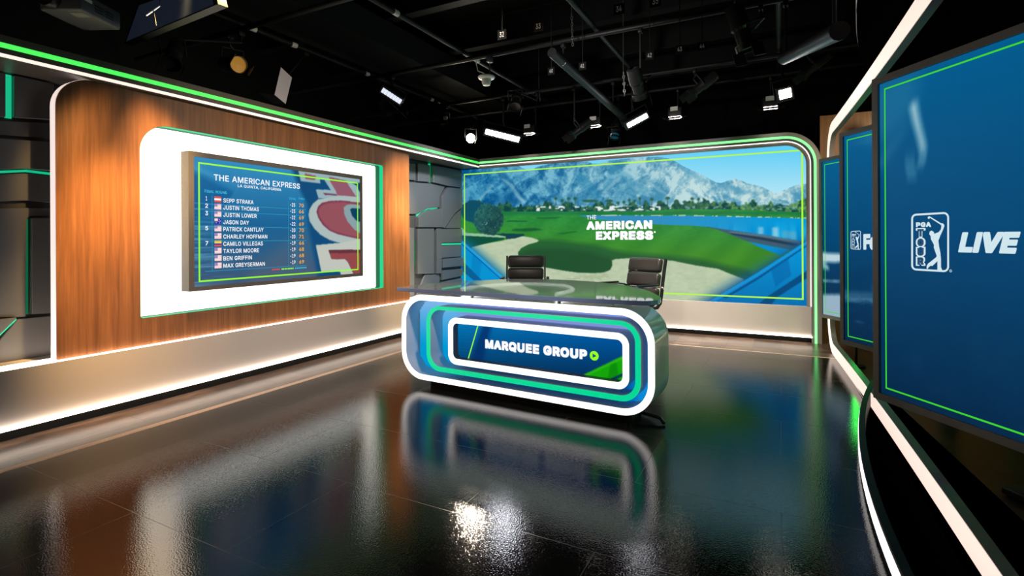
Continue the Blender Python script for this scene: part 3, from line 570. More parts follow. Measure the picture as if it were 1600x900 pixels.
# ------------------------------------------------------------------ the room
tag(MB().bx(-3.44, 2.2, -2.5, 5.775, -.1, 0).build('floor', M_floor, None, False), kind='structure')
tag(MB().bx(-6.2, -3.496, -2.5, 9.2, -.1, 0).build('floor_planks_left', M_plank, None, False), kind='structure')
tag(MB().bx(-3.496, 2.2, 5.797, 9.2, -.1, 0).build('floor_planks_back', M_plankx, None, False), kind='structure')
mb = MB()
mb.bx(-3.496, -3.44, -2.5, 5.797, -.1, .0006); mb.bx(-3.44, 2.2, 5.775, 5.797, -.1, .0006)
tag(mb.build('trim_floor', M_inlay, None, False), kind='structure')
tag(MB().bx(-6.3, 2.3, -2.6, 9.3, 4.0, 4.1).build('ceiling', M_black, None, False), kind='structure')
tag(MB().bx(-6.3, -6.2, -2.6, 9.3, -.1, 4.0).build('wall_left', M_black, None, False), kind='structure')
tag(MB().bx(-6.2, 2.2, 9.2, 9.3, -.1, 4.0).build('wall_back', M_black, None, False), kind='structure')
tag(MB().bx(2.2, 2.3, -2.6, 9.3, -.1, 4.0).build('wall_right', M_black, None, False), kind='structure')
tag(MB().bx(-6.2, 2.2, -2.6, -2.5, -.1, 4.0).build('wall_front', M_black, None, False), kind='structure')

XW = -4.24          # relief wall plane
YL = 6.554          # video wall plane
XF = -3.925         # ledge face

# ---- relief walls (graphite panels with green light slots)
rw = empty('relief_wall', 'graphite grey relief wall of angular panels with green light slots, between walnut wall and video wall', 'wall panel', 'relief walls')
MB().bx(XW - .12, XW, 4.9, YL + .1, 0, 2.18).build('backing_board', mat('graphite_backing', (.05, .052, .055), .5), rw, False)


def relief(root, f, polys, strips):
    for pts, dep in polys:
        q = [P(*f(*p), x=XW + .003) for p in pts]
        for p in q: p.z = min(max(p.z, .05), 2.175)
        m_ = MB(); m_.prism([Vector((XW + .0, p.y, p.z)) for p in q], (dep, 0, 0))
        es = m_.bm.edges[:]
        bmesh.ops.bevel(m_.bm, geom=es, offset=.003, segments=1, affect='EDGES')
        m_.build('relief_panel', M_relief, root, False)
    for a, b, w, mm in strips:
        pa, pb = P(*f(*a), x=XW + .003), P(*f(*b), x=XW + .003)
        pa.z = min(pa.z, 2.178); pb.z = min(pb.z, 2.178)
        d = (pb - pa).normalized(); s = Vector((1, 0, 0)).cross(d) * w / 2
        m_ = MB(); m_.prism([Vector((XW, p.y, p.z)) for p in (pa + s, pb + s, pb - s, pa - s)], (.012, 0, 0))
        m_.build('light_strip', mm, root, False)


fA = lambda x, y: (600 + x / 3.75, 230 + y / 3.75)
relief(rw, fA, [
    ([(120, 95), (176, 97), (176, 195), (120, 190)], .03),
    ([(183, 96), (254, 107), (254, 205), (183, 200)], .05),
    ([(273, 110), (440, 138), (440, 238), (358, 227), (273, 207)], .055),
    ([(120, 205), (180, 208), (265, 214), (348, 233), (316, 290), (316, 352), (245, 358), (186, 392), (120, 392)], .028),
    ([(362, 236), (446, 244), (446, 352), (400, 388), (343, 474), (326, 470), (326, 292)], .045),
    ([(183, 410), (205, 388), (245, 370), (290, 362), (320, 362), (322, 470), (183, 470)], .06),
    ([(352, 475), (402, 398), (446, 362), (446, 475)], .022),
    ([(183, 477), (279, 477), (279, 740), (183, 742)], .045),
    ([(293, 477), (321, 477), (321, 738), (293, 740)], .055),
    ([(328, 480), (449, 479), (449, 559), (328, 561)], .03),
    ([(328, 576), (449, 573), (449, 640), (328, 650)], .02),
    ([(328, 655), (449, 645), (449, 695), (328, 706)], .055),
    ([(328, 722), (449, 711), (449, 752), (328, 778)], .045),
    ([(230, 746), (316, 744), (316, 900), (170, 900)], .03),
    ([(120, 470), (168, 474), (168, 900), (120, 900)], .03),
    ([(326, 790), (449, 765), (449, 900), (326, 900)], .03),
], [((264, 62), (264, 207), .03, M_jade_hot), ((285, 477), (285, 738), .02, M_jade_dim), ((328, 568), (449, 566), .022, M_jade),
    ((176, 545), (176, 700), .025, M_jade_dim), ((186, 400), (215, 377), .018, M_jade), ((215, 377), (250, 362), .018, M_jade),
    ((250, 362), (310, 355), .018, M_jade), ((319, 295), (319, 355), .012, M_jade_dim), ((322, 758), (322, 782), .02, M_jade_dim)])
settle(rw, (XW, 5.7, 0))

rw2 = empty('relief_wall', 'dark graphite relief wall with green light slots at the near left end, before the white edged walnut wall', 'wall panel', 'relief walls')
MB().bx(XW - .12, XW, .2, 2.6, 0, 2.18).build('backing_board', bpy.data.materials['graphite_backing'], rw2, False)
fB = lambda x, y: (x / 1.6667, 60 + y / 1.6667)
relief(rw2, fB, [
    ([(30, 88), (132, 110), (132, 214), (30, 208)], .045),
    ([(-120, 60), (8, 84), (8, 206), (-120, 200)], .04),
    ([(-120, 210), (132, 222), (132, 262), (-120, 246)], .03),
    ([(-120, 254), (132, 272), (132, 346), (60, 340), (0, 342), (-120, 352)], .05),
    ([(-120, 366), (0, 356), (60, 352), (132, 360), (132, 428), (60, 422), (-120, 430)], .025),
    ([(-120, 442), (132, 442), (132, 462), (72, 462), (62, 470), (62, 724), (-120, 730)], .03),
    ([(76, 468), (132, 468), (132, 714), (76, 716)], .045),
    ([(-120, 740), (36, 726), (-30, 790), (-120, 830)], .05),
    ([(44, 730), (132, 722), (132, 850), (-60, 850)], .02),
], [((20, 85), (20, 208), .03, M_jade), ((0, 348), (66, 345), .014, M_jade), ((66, 345), (132, 353), .014, M_jade),
    ((68, 470), (68, 718), .014, M_jade_dim), ((-4, 772), (40, 730), .014, M_jade), ((-120, 358), (0, 348), .014, M_jade)])
settle(rw2, (XW, 1.4, 0))

# ---- low white ledge along the left wall
Y0, Y1 = -1.2, 6.5
lg = empty('wall_ledge', 'long low white ledge with light lines along its top and bottom, under the walnut wall', 'ledge')
MB().bx(XW + .03, XF, Y0, Y1, .078, .412).build('ledge_body', M_ledge, lg, False)
MB().bx(XW + .03, XF - .05, Y0, Y1, 0, .078).build('kick_board', M_kick, lg, False)
MB().bx(-4.06, XF - .001, Y0, 5.6, .412, .417).build('top_light_strip', M_warm, lg, False)
MB().bx(XF, XF + .028, Y0, Y1, .073, .083).build('bottom_light_strip', M_warm, lg, False)
settle(lg, (-4.0, 2.6, 0))

# ---- walnut wall panel
XP = -3.948


def plate_hole(outer, inner, x, thick):
    m_ = MB(); bm = m_.bm
    for loop in (outer, inner):
        vs = [bm.verts.new((x, p[0], p[1])) for p in loop]
        for i in range(len(vs)): bm.edges.new((vs[i], vs[(i + 1) % len(vs)]))
    bmesh.ops.triangle_fill(bm, edges=bm.edges[:], use_beauty=True)
    r = bmesh.ops.extrude_face_region(bm, geom=bm.faces[:])
    for v in [g for g in r['geom'] if isinstance(g, bmesh.types.BMVert)]: v.co.x -= thick
    return m_


wo = rr(1.555, 4.975, .418, 2.186, [.004, .004, .004, .2], 12)
wi = rr(2.024, 4.512, .608, 1.978, [.02, .02, .02, .2], 12)
wp = empty('wood_wall_panel', 'walnut veneer wall panel with rounded top corner and white lit edge, above the white ledge', 'wall panel')
plate_hole(wo, wi, XP, .055).build('veneer_face', M_wood, wp, False)
edge = wo[38:] + wo[:2]          # around the rounded corner and down the near end
m_ = MB()
path = [p for p in wo[3 * 13:]] + [wo[0]]
m_.loops([[(XP - .002, p[0] - .003 if i else p[0], p[1]) for i, p in enumerate(path)], [(XP - .068, p[0] - .003 if i else p[0], p[1]) for i, p in enumerate(path)]], closed=False)
m_.build('edge_light', mat('edge_light_white', (.8, .8, .8), .5, emit=lin((246, 226, 220)), es=.95), wp, False)
settle(wp, (XP, 3.27, .418))

bl = empty('backlit_panel', 'glowing white backlit panel recessed in the walnut wall behind the scoreboard screen', 'light panel')
q = rr(2.026, 4.510, .610, 1.976, [.018, .018, .018, .198], 12)
MB().prism([(-4.058, p[0], p[1]) for p in q], (-.012, 0, 0)).build('diffuser', M_back, bl, False)
m_ = MB(); m_.loops([[(-4.058, p[0], p[1]) for p in q], [(XP - .05, p[0], p[1]) for p in q]]); m_.build('edge_light', M_jade_dim, bl, False)
m_ = MB(); m_.loops([[(XP - .05, p[0], p[1]) for p in q], [(XP + .001, p[0], p[1]) for p in q]]); m_.build('edge_light', M_jade_hot, bl, False)
settle(bl, (-3.99, 3.27, .61))

# ---- scoreboard television
tv = empty('wall_television', 'large flat television showing the golf leaderboard, on the glowing white panel', 'television')
XT = -3.84
TY0, TY1, TZ0, TZ1 = 2.294, 4.078, .774, 1.808
SY0, SY1, SZ0, SZ1 = 2.335, 4.043, .806, 1.770
m_ = MB(); o_ = rr(TY0, TY1, TZ0, TZ1, .004, 3); i_ = rr(SY0, SY1, SZ0, SZ1, .002, 3)
m_.loops([[(XT - .09, p[0], p[1]) for p in o_], [(XT, p[0], p[1]) for p in o_], [(XT, p[0], p[1]) for p in i_], [(XT - .008, p[0], p[1]) for p in i_]], cap0=True)
m_.build('bezel', mat('television_frame', (.095, .088, .082), .45), tv, False)
MB().bx(-4.052, XT - .09, 2.8, 3.6, 1.0, 1.6).build('wall_mount', M_case, tv, False)


def paint_tv(U, V, A, B):
    img = np.zeros(U.shape + (3,))
    t = 1 - B
    top = np.array([48, 140, 190.]); mid = np.array([22, 98, 148.]); bot = np.array([62, 86, 118.])
    w = np.clip(t * 2, 0, 1)[..., None]; w2 = np.clip(t * 2 - 1, 0, 1)[..., None]
    img[:] = (top * (1 - w) + mid * w) * (1 - w2) + bot * w2
    over(img, blur(pip(U, V, [(300, 264), (370, 292), (352, 322), (300, 345)]).astype(float), 2) * .8, (10, 92, 148))
    over(img, blur(pip(U, V, [(300, 254), (334, 272), (372, 290), (366, 300), (300, 268)]).astype(float), 4) * .4, (70, 165, 210))
    st = np.clip(fbm(A * 4, B * 60, 5) - .45, 0, 1) * 2.2 * np.clip(1 - A * 5, 0, 1) * (B < .65)
    over(img, np.clip(st, 0, .5), (110, 175, 205))
    over(img, blur(pip(U, V, [(395, 420), (480, 350), (492, 440), (380, 450)]).astype(float), 14) * .25, (120, 110, 110))
    over(img, blur(pip(U, V, [(455, 262), (500, 270), (560, 280), (563, 432), (498, 436), (486, 375), (481, 345), (480, 320), (470, 300)]).astype(float), 5), (8, 74, 122))
    grey = np.array([150, 178, 184.]); grey2 = np.array([190, 196, 186.]); red = np.array([146, 88, 106.]); red2 = np.array([148, 70, 72.])
    sh = lambda p, b: blur(pip(U, V, p).astype(float), b)
    over(img, sh([(465.6, 264), (475, 266), (563, 280), (563, 313), (497.8, 310), (493.3, 296), (516.7, 296.7), (506.7, 281), (500, 280.5), (500.6, 286.7), (470, 283.3)], 1), grey)
    over(img, sh([(476, 270.5), (494, 275), (492, 281.5), (477, 279.5)], 1), red)
    over(img, sh([(514, 276), (540, 282), (557, 308), (527, 305.5), (524.5, 298), (516, 284)], 1), red)
    over(img, sh([(504.5, 301.5), (526, 303.2), (526, 305.5), (508, 304.6)], 1), (116, 50, 80))
    over(img, sh([(549, 285), (557, 290), (563, 302), (563, 286)], 1), (10, 66, 92))
    over(img, sh([(530, 306), (512, 309), (497, 311.5), (489, 318), (483.5, 327), (482, 336), (484, 346), (491, 357), (501, 367), (515, 375), (528, 379), (563, 384), (563, 308)], 1), grey * .5 + grey2 * .5)
    over(img, sh([(503, 317), (515, 314), (535, 313.2), (563, 317), (563, 374), (545, 370), (528, 366), (515, 360.5), (505, 352), (497.5, 341), (494.5, 331), (497, 322.5)], 1), (116, 48, 78))
    over(img, sh([(505, 319), (517, 316), (536, 315.2), (563, 319), (563, 372), (545, 368.5), (529, 364), (516, 359), (506.5, 350), (499.5, 340), (497, 331), (499, 324)], 2), red * .55 + red2 * .45)
    over(img, sh([(537, 324), (542, 320), (549, 318.8), (563, 321), (563, 365), (553, 358), (543, 346), (538, 335)], 1), grey * .9)
    over(img, sh([(547, 327), (551, 325), (563, 326), (563, 347), (557, 345), (550, 337)], 1), (4, 62, 92))
    over(img, sh([(493.5, 383), (535, 379), (563, 373), (563, 391), (514, 391), (518, 404.5), (538, 403.8), (543, 408), (553, 429), (533, 430), (531, 424), (502, 424.5)], 1), grey2)
    over(img, sh([(513.5, 391.3), (563, 390), (563, 429), (553, 429), (544.5, 411), (540, 405), (518, 405)], 1), red2)
    over(img, sh([(513.5, 391.3), (563, 390), (563, 394.5), (515, 396)], 1) * .6, (70, 36, 52))
    return img


picture('display', (XT - .006, SY0, SZ0), (0, SY1 - SY0, 0), (0, 0, SZ1 - SZ0), 340, 200, paint_tv, M_screen, tv)
XS = XT - .0045
pt = lambda u, v: P(u, v, x=XS)
NX = Vector((1, 0, 0))
m_ = MB(); c = [pt(309.8, 253.3), pt(310.2, 438), pt(560, 424), pt(559.2, 285.2)]
yy0 = (c[0].y + c[1].y) / 2; yy1 = (c[2].y + c[3].y) / 2; zz1 = (c[0].z + c[3].z) / 2; zz0 = (c[1].z + c[2].z) / 2
outline(m_, [(XS, yy0, zz0), (XS, yy1, zz0), (XS, yy1, zz1), (XS, yy0, zz1)], .012, NX)
m_.build('border_line', M_lime, tv, False)
T_ = MB()


def tvtext(mm, s, ul, ur, vl, h, bold=.012):
    a = pt(ul, vl); b = pt(ur, vl); m_ = MB()
    text(m_, s, (XS + .0004, a.y, a.z), (XS + .0004, b.y, a.z), (0, 0, h), bold)
    return m_.build('lettering', mm, tv, False)


def tvline(mm, s, ya, yb, z, bold):
    m_ = MB(); text(m_, s, (XS + .0004, ya, z), (XS + .0004, yb, z), (0, 0, hcap), bold)
    return m_.build('lettering', mm, tv, False)


hz = lambda u, v0, v1: pt(u, v0).z - pt(u, v1).z
tvtext(M_wtext, 'THE AMERICAN EXPRESS', 334, 468.5, 281.6, hz(334, 272.5, 282), .018)
tvtext(M_wtext, 'LA QUINTA, CALIFORNIA', 371.5, 439.4, 292.2, hz(372, 288, 292.3), .008)
tvtext(M_cyan, 'FINAL ROUND', 319.7, 354.8, 300.6, hz(320, 296.3, 300.6), .006)
names = [('SEPP STRAKA', 396), ('JUSTIN THOMAS', 404.4), ('JUSTIN LOWER', 401), ('JASON DAY', 389), ('PATRICK CANTLAY', 411.7), ('CHARLEY HOFFMAN', 417.5),
         ('CAMILO VILLEGAS', 410.8), ('TAYLOR MOORE', 404.5), ('BEN GRIFFIN', 393.6), ('MAX GREYSERMAN', 413.8)]
rowv = [312.9, 324, 335.4, 346.8, 358, 369.5, 381, 392.3, 403.8, 415.2]
pos = {0: '1', 1: '2', 2: '3', 4: '5', 6: '7'}
tot = ['-25', '-23', '-22', '-22', '-20', '-20', '-19', '-19', '-19', '-19']
thr = ['70', '66', '69', '69', '70', '71', '66', '68', '68', '69']
FM = [M_red, M_pink, M_navy, M_violet, M_yellow, M_wtext]
hcap = hz(349, 310, 317) * .92


def patch(mb_, y0, y1, z0, z1, d=.0, mi=0):
    mb_.mi = mi
    mb_.poly([(XS + d, y0, z0), (XS + d, y1, z0), (XS + d, y1, z1), (XS + d, y0, z1)])


fy0, fy1 = pt(335, 320).y, pt(345.8, 320).y
for i, (n, ur) in enumerate(names):
    zc = pt(349, rowv[i]).z
    tvtext(M_wtext, n, 349, ur, rowv[i] + 3.3, hcap, .012)
    if i in pos:
        a, b = (pt(321.4, 320).y, pt(323.6, 320).y) if pos[i] == '1' else (pt(320.6, 320).y, pt(325.0, 320).y)
        tvline(M_wtext, pos[i], a, b, zc - hcap / 2 + .006, .012)
    tvline(M_wtext, tot[i], pt(453.2, 330).y, pt(461.2, 330).y, zc - hcap / 2, .012)
    tvline(M_gold, thr[i], pt(467.2, 330).y, pt(474.6, 330).y, zc - hcap / 2, .02)
    z0, z1 = zc - .018, zc + .026; dz = z1 - z0; dy = fy1 - fy0
    fl = MB()
    if i == 0:
        for k, c_ in enumerate((0, 5, 0)): patch(fl, fy0, fy1, z0 + dz * k / 3, z0 + dz * (k + 1) / 3, 0, c_)
    elif i == 3:
        patch(fl, fy0, fy1, z0, z1, 0, 2); patch(fl, fy0, fy0 + dy * .5, z0 + dz * .5, z1, .0003, 1)
        patch(fl, fy0 + dy * .2, fy0 + dy * .28, z0 + dz * .5, z1, .0005, 5); patch(fl, fy0, fy0 + dy * .5, z0 + dz * .7, z0 + dz * .8, .0005, 5)
        for sx, sz in ((.25, .25), (.72, .75), (.85, .55), (.65, .45), (.75, .2)): patch(fl, fy0 + dy * (sx - .04), fy0 + dy * (sx + .04), z0 + dz * (sz - .05), z0 + dz * (sz + .05), .0003, 5)
    elif i == 6:
        patch(fl, fy0, fy1, z0 + dz / 2, z1, 0, 4); patch(fl, fy0, fy1, z0 + dz / 4, z0 + dz / 2, 0, 2); patch(fl, fy0, fy1, z0, z0 + dz / 4, 0, 0)
    else:
        for k in range(13): patch(fl, fy0, fy1, z0 + dz * k / 13, z0 + dz * (k + 1) / 13, 0, 1 if k % 2 == 0 else 5)
        patch(fl, fy0, fy0 + dy * .45, z0 + dz * 6 / 13, z1, .0004, 3)
    fl.build('flag', FM, tv, False)
tvtext(M_cyan, 'TOTAL', 451.4, 462.4, 311.6, hcap * .55, .006); tvtext(M_cyan, 'THRU', 466, 475.6, 311.8, hcap * .55, .006)
ys = pt(320, 320).y; ye = pt(478, 320).y
for k in (0, 1, 3, 5, 9):
    z = pt(349, rowv[k]).z - .036
    line(T_, (XS, ys, z), (XS, ye, z), .005, NX)
for u in (331.4, 450.6, 463.6):
    y = pt(u, 340).y
    line(T_, (XS, y, pt(349, rowv[0]).z + .03), (XS, y, pt(349, rowv[9]).z - .036), .004, NX)
T_.build('table_rules', M_tline, tv, False)
for (u0, u1, mm) in ((425, 438, M_red), (440, 459.4, M_lime), (461, 479.5, M_cyan)):
    a, b = pt(u0, 419.6).y, pt(u1, 419.6).y; zz = pt(460, 419.2).z; n_ = max(3, int((u1 - u0) / 2.4)); m_ = MB()
    for k in range(n_): patch(m_, a + (b - a) * k / n_, a + (b - a) * (k + .72) / n_, zz - .006, zz + .006, .0003)
    m_.build('caption', mm, tv, False)
settle(tv, (XT, 3.186, TZ0))

# ---- lit fascia above the left wall
fs = empty('light_fascia', 'long dark fascia with green and white light lines running above the walnut wall', 'fascia')
XA = -3.89
MB().bx(XW - .06, XA, -1.4, 6.53, 2.186, 2.314).build('fascia_board', M_fascia, fs, False)
MB().bx(XA, XA + .004, -1.4, 6.50, 2.242, 2.270).build('green_light_strip', M_green, fs, False)
MB().bx(XA, XA + .004, -1.4, 6.50, 2.189, 2.209).build('white_light_strip', mat('cream_strip', (.8, .8, .8), .5, emit=lin((255, 236, 222)), es=1.1), fs, False)
settle(fs, (XA, 2.5, 2.186))

# ---- video wall portal frame
YF = 6.50
pf = empty('portal_frame', 'grey frame with green and white light tubes over top and right of video wall', 'frame')
GX, GZ, GR = .341, 2.257, .30       # corner centre line


def gpath(off, seg=14, foot=0.0):
    """frame line shifted outwards by off from the green tube: from the left corner along the top, round the corner and down"""
    R = GR + off; cx, cz = GX - GR, GZ - GR
    pts = [(XA, cz + R)]
    for k in range(seg + 1):
        a = math.radians(90 - 90 * k / seg); pts.append((cx + R * math.cos(a), cz + R * math.sin(a)))
    pts.append((cx + R, foot))
    return pts


def band(o0, o1, y0, y1, foot0=0.0):
    m = MB()
    A_, B_ = gpath(o0, foot=foot0), gpath(o1, foot=foot0)
    m.loops([[(p[0], y0, p[1]) for p in A_], [(p[0], y0, p[1]) for p in B_], [(p[0], y1, p[1]) for p in B_], [(p[0], y1, p[1]) for p in A_]], closed=False, ring_closed=True)
    return m


band(.013, .056, YF, YF + .16).build('outer_casing', M_portal, pf, True, 30)
band(-.0135, .0125, YF + .012, YF + .05).build('groove', M_portal, pf, True, 30)
band(-.012, .012, YF - .004, YF + .012).build('green_light_tube', M_green_pale, pf, True, 30)
band(-.040, -.013, YF, YF + .16).build('middle_casing', M_portal, pf, True, 30)
band(-.048, -.041, YF - .002, YF + .02, .40).build('white_light_line', M_white_led, pf, True, 30)
m_ = band(-.0845, -.049, YF + .012, YF + .16, .402); m_.build('inner_casing', mat('beige_jamb', (.30, .26, .23), .4), pf, True, 30)
MB().bx(XA - .004, XA + .02, YF - .02, YF + .02, 2.186, 2.314).build('corner_cap', M_chrome, pf, False)
settle(pf, (GX, YF, 0))

# ---- base of the video wall
vb = empty('video_wall_base', 'low white base with glowing bottom edge under the golf course video wall', 'base')
MB().bx(-4.2, .305, YF, YF + .2, .066, .396).build('base_panel', M_ledge, vb, False)
MB().bx(-4.2, .305, YF + .05, YF + .2, 0, .066).build('kick_board', M_kick, vb, False)
MB().bx(XF + .02, .305, YF - .018, YF, .062, .072).build('bottom_light_strip', M_warm, vb, False)
settle(vb, (-1.8, YF + .1, 0))

# ---- the video wall
vw = empty('video_wall', 'huge video wall showing a golf course below desert mountains, behind the desk', 'screen')


def paint_led(U, V, A, B):
    n = U.shape
    img = np.zeros(n + (3,))
    sh = lambda p, b=1: blur(pip(U, V, p).astype(float), b)
    # sky
    t = np.clip((V - 232) / 70, 0, 1)[..., None]
    img[:] = np.array([98, 205, 246.]) * (1 - t) + np.array([176, 228, 246.]) * t
    # mountains
    sky_line = [(700, 200), (815, 262), (822, 264.5), (834, 264.5), (838, 261), (850, 258), (870, 254), (905, 252), (919, 252), (926, 256), (938, 255.5), (947, 251), (1000, 246), (1029, 245), (1044, 247.5), (1056, 252.5),
                (1068, 260), (1088, 269), (1105.7, 278), (1119, 285), (1127, 286), (1138, 282), (1148, 279.5), (1159, 282), (1168, 286.6), (1183, 289.7), (1196, 294), (1206, 299.7), (1215, 303), (1227, 295.7), (1242, 290), (1252, 287.4), (1270, 286)]
    mm = sh(sky_line + [(1270, 340), (700, 340)], 0)
    x = U / 34.; y = V / 34.
    def ridged(p, q, seed):
        t_, a_, s_ = 0, 1.0, 0
        for k in range(5):
            n_ = vnoise(p * 2 ** k, q * 2 ** k, seed + k)
            t_ = t_ + a_ * (1 - np.abs(2 * n_ - 1)); s_ += a_; a_ *= .62
        return t_ / s_
    wx = (fbm(x * .9, y * .9, 21) - .5) * 1.6; wy = (fbm(x * .9, y * .9, 27) - .5) * 1.6
    r1 = ridged((x - y * .75) * 1.15 + wx, (x * .75 + y) * .42 + wy, 31)
    r2 = ridged((x + y * .9) * 1.0 - wy, (-x * .8 + y) * .4 + wx, 41)
    fine = fbm(x * 6, y * 6, 51, 3)
    mixw = fbm(x * .5, y * .5, 61, 2)
    h = r1 * (1 - mixw) + r2 * mixw
    h = np.clip((h - .62) * 4.2 + .42 + (fine - .5) * .8, 0, 1)
    s = np.clip((U - 760) / 330, 0, 1)[..., None]
    dark = np.array([2, 84, 140.]) * (1 - s) + np.array([78, 150, 182.]) * s
    light = np.array([84, 166, 200.]) * (1 - s) + np.array([194, 222, 222.]) * s
    mcol = dark * (1 - h[..., None]) + light * h[..., None]
    for p, c_, a_ in ([([(775, 268), (790, 270), (830, 318), (808, 305), (786, 288)], (8, 84, 140), .55), ([(722, 300), (770, 285), (760, 300), (745, 318), (728, 312)], (60, 140, 180), .3),
                       ([(765, 305), (800, 298), (815, 315), (800, 325), (770, 322)], (10, 84, 140), .45), ([(845, 285), (870, 300), (893, 318), (880, 322), (860, 305)], (12, 96, 150), .5),
                       ([(897, 268), (915, 275), (942, 308), (930, 312), (905, 290)], (40, 130, 172), .5), ([(952, 262), (960, 258), (985, 273), (1000, 290), (1010, 296), (985, 285), (968, 280), (955, 295), (942, 303)], (70, 150, 184), .45),
                       ([(885, 300), (925, 305), (960, 320), (950, 322), (890, 322)], (50, 130, 170), .4), ([(968, 284), (985, 282), (1030, 300), (1060, 316), (1040, 318), (985, 300), (1000, 312), (985, 318), (955, 318)], (66, 146, 178), .5),
                       ([(1056, 253), (1068, 258), (1090, 272), (1108, 284), (1098, 284), (1075, 274)], (100, 170, 198), .6), ([(1120, 288), (1145, 290), (1180, 300), (1205, 298), (1190, 304), (1150, 302)], (96, 164, 192), .6)]):
        over(mcol, sh(p, 3) * a_, c_)
    for p in ([(745, 315), (762, 295), (770, 287), (771, 291), (752, 312)], [(940, 300), (962, 280), (972, 272), (968, 282), (945, 302)], [(780, 276), (800, 287), (822, 318), (812, 314), (797, 292)], [(1000, 278), (1025, 290), (1050, 308), (1030, 300)]):
        over(mcol, sh(p, 2) * .5, (150, 196, 206))
    img[:] = img * (1 - mm[..., None]) + mcol * mm[..., None]
    # far trees, houses and bank
    fine2 = fbm(U / 5, V / 5, 61, 4)
    tree_top = 324 - 26 * np.clip(fbm(U / 11, U * 0, 71, 4) - .34, 0, 1) - 3 * np.clip((U - 1060) / 60, 0, 1)
    f2 = np.clip((fine2 - .5) * 2.2 + .45, 0, 1)[..., None]; tr_ = np.clip((U - 1060) / 120, 0, 1)[..., None]
    tcol = np.array([10, 66, 68.]) * (1 - f2) + (np.array([62, 116, 76.]) * (1 - tr_) + np.array([104, 158, 88.]) * tr_) * f2
    over_t = blur(((V > tree_top) & (V < 338)).astype(float), 1)
    img[:] = img * (1 - over_t[..., None]) + tcol * over_t[..., None]
    gx = (U + 60 * vnoise(U / 60, U * 0, 3)) / 11.0
    pal = (np.abs(gx - np.round(gx)) < .07) & (V > 309 + 9 * vnoise(np.round(gx) * 7.3, U * 0, 5)) & (V < 326) & (U > 855) & (U < 1100)
    over(img, blur(pal.astype(float), 1) * .8, (52, 96, 80))
    ph = vnoise(np.round(gx) * 7.3, U * 0, 5); pd = ((gx - np.round(gx)) * 11 / 3.0) ** 2 + ((V - (309 + 9 * ph)) / 2.4) ** 2
    over(img, blur(((pd < 1) & (U > 855) & (U < 1100)).astype(float), 1) * .9, (44, 92, 70))
    hs = (vnoise(U / 4.5, V / 2.2, 81) > .62) & (V > 321.5) & (V < 329.5) & (((U > 838) & (U < 882)) | ((U > 893) & (U < 917)) | ((U > 930) & (U < 1032)) | ((U > 1046) & (U < 1062)))
    over(img, blur(hs.astype(float), 1) * .95, (236, 242, 244))
    hs2 = (vnoise(U / 4.0, V / 2.0, 82) > .72) & (V > 322) & (V < 328) & (U > 1065) & (U < 1250)
    over(img, blur(hs2.astype(float), 1) * .6, (150, 190, 200))
    # grass
    gl = sh([(700, 331), (1000, 330.5), (1055, 327), (1150, 327.5), (1260, 332), (1270, 500), (700, 500)], 0)
    stripe = .5 + .28 * np.sin((U * .085 + V * .10) * 1.1 + 2.0 * fbm(U / 80, V / 40, 91))
    gr = fbm(U / 7, V / 3, 95)
    gcol = np.array([44, 138, 60.]) + (stripe[..., None] - .5) * np.array([14, 18, 8.]) + (gr[..., None] - .5) * np.array([16, 22, 12.])
    ty = np.clip((V - 345) / 55, 0, 1)[..., None]
    gcol = gcol * (1 - ty) + (np.array([62, 136, 40.]) + (stripe[..., None] - .5) * np.array([18, 18, 6.])) * ty
    over(gcol, np.clip(1 - np.abs(V - 333) / 5, 0, 1) * .7, (22, 112, 72))
    img[:] = img * (1 - gl[..., None]) + gcol * gl[..., None]
    over(img, sh([(838, 340), (880, 339), (868, 341.5), (840, 342)], 1) * .7, (20, 92, 62))
    over(img, sh([(795, 344.5), (826, 345), (822, 346.6), (790, 346.6)], 1) * .8, (16, 84, 58))
    over(img, sh([(800, 358), (835, 356), (850, 359), (825, 361.8), (800, 360.5)], 2) * .8, (16, 80, 46))
    over(img, sh([(868, 365), (900, 361), (903, 362), (880, 366)], 1) * .7, (22, 92, 40))
    # shaded rough
    over(img, sh([(843, 374), (880, 376), (930, 383), (975, 394), (1030, 398), (1090, 404), (1140, 416), (1175, 424), (1175, 440), (700, 440), (700, 400), (809, 385)], 6) * .9,
         (36, 92, 52))
    over(img, sh([(809, 398), (830, 388), (885, 388), (930, 396), (958, 404), (958, 428), (700, 428)], 7) * .6, (30, 72, 46))
    # lake
    lk = sh([(905, 337.2), (930, 336.4), (1075, 337), (1170, 338.5), (1270, 342), (1270, 385), (1240, 380), (1140, 362), (1110, 354.8), (1080, 352.3), (1040, 351.2), (1019, 350), (936, 343), (913, 338.6)], 0)
    lcol = np.array([50, 140, 186.]) * (1 - np.clip((U - 1000) / 200, 0, 1))[..., None] + np.array([0, 152, 216.]) * np.clip((U - 1000) / 200, 0, 1)[..., None]
    lcol = lcol + (np.clip((V - 345) / 20, 0, 1) * np.clip((U - 1050) / 100, 0, 1) * (fbm(U / 8, V / 60, 99) - .4) * 120)[..., None] * np.array([.9, .6, .3])
    img[:] = img * (1 - lk[..., None]) + lcol * lk[..., None]
    over(img, ((np.abs(V - (336.6 + np.clip((U - 1075) / 190, 0, 1) * 4.2)) < .9) & (fbm(U / 6, U * 0, 17) > .52) & (U > 925)).astype(float) * .7, (196, 214, 190))
    over(img, sh([(1185, 355), (1193, 355), (1193, 366), (1185, 366)], 2) * .7, (150, 200, 220))
    over(img, sh([(1207, 355), (1216, 355), (1216, 370), (1207, 370)], 2) * .7, (170, 210, 222))
    over(img, sh([(1222, 360), (1245, 362), (1245, 376), (1222, 370)], 3) * .5, (120, 170, 190))
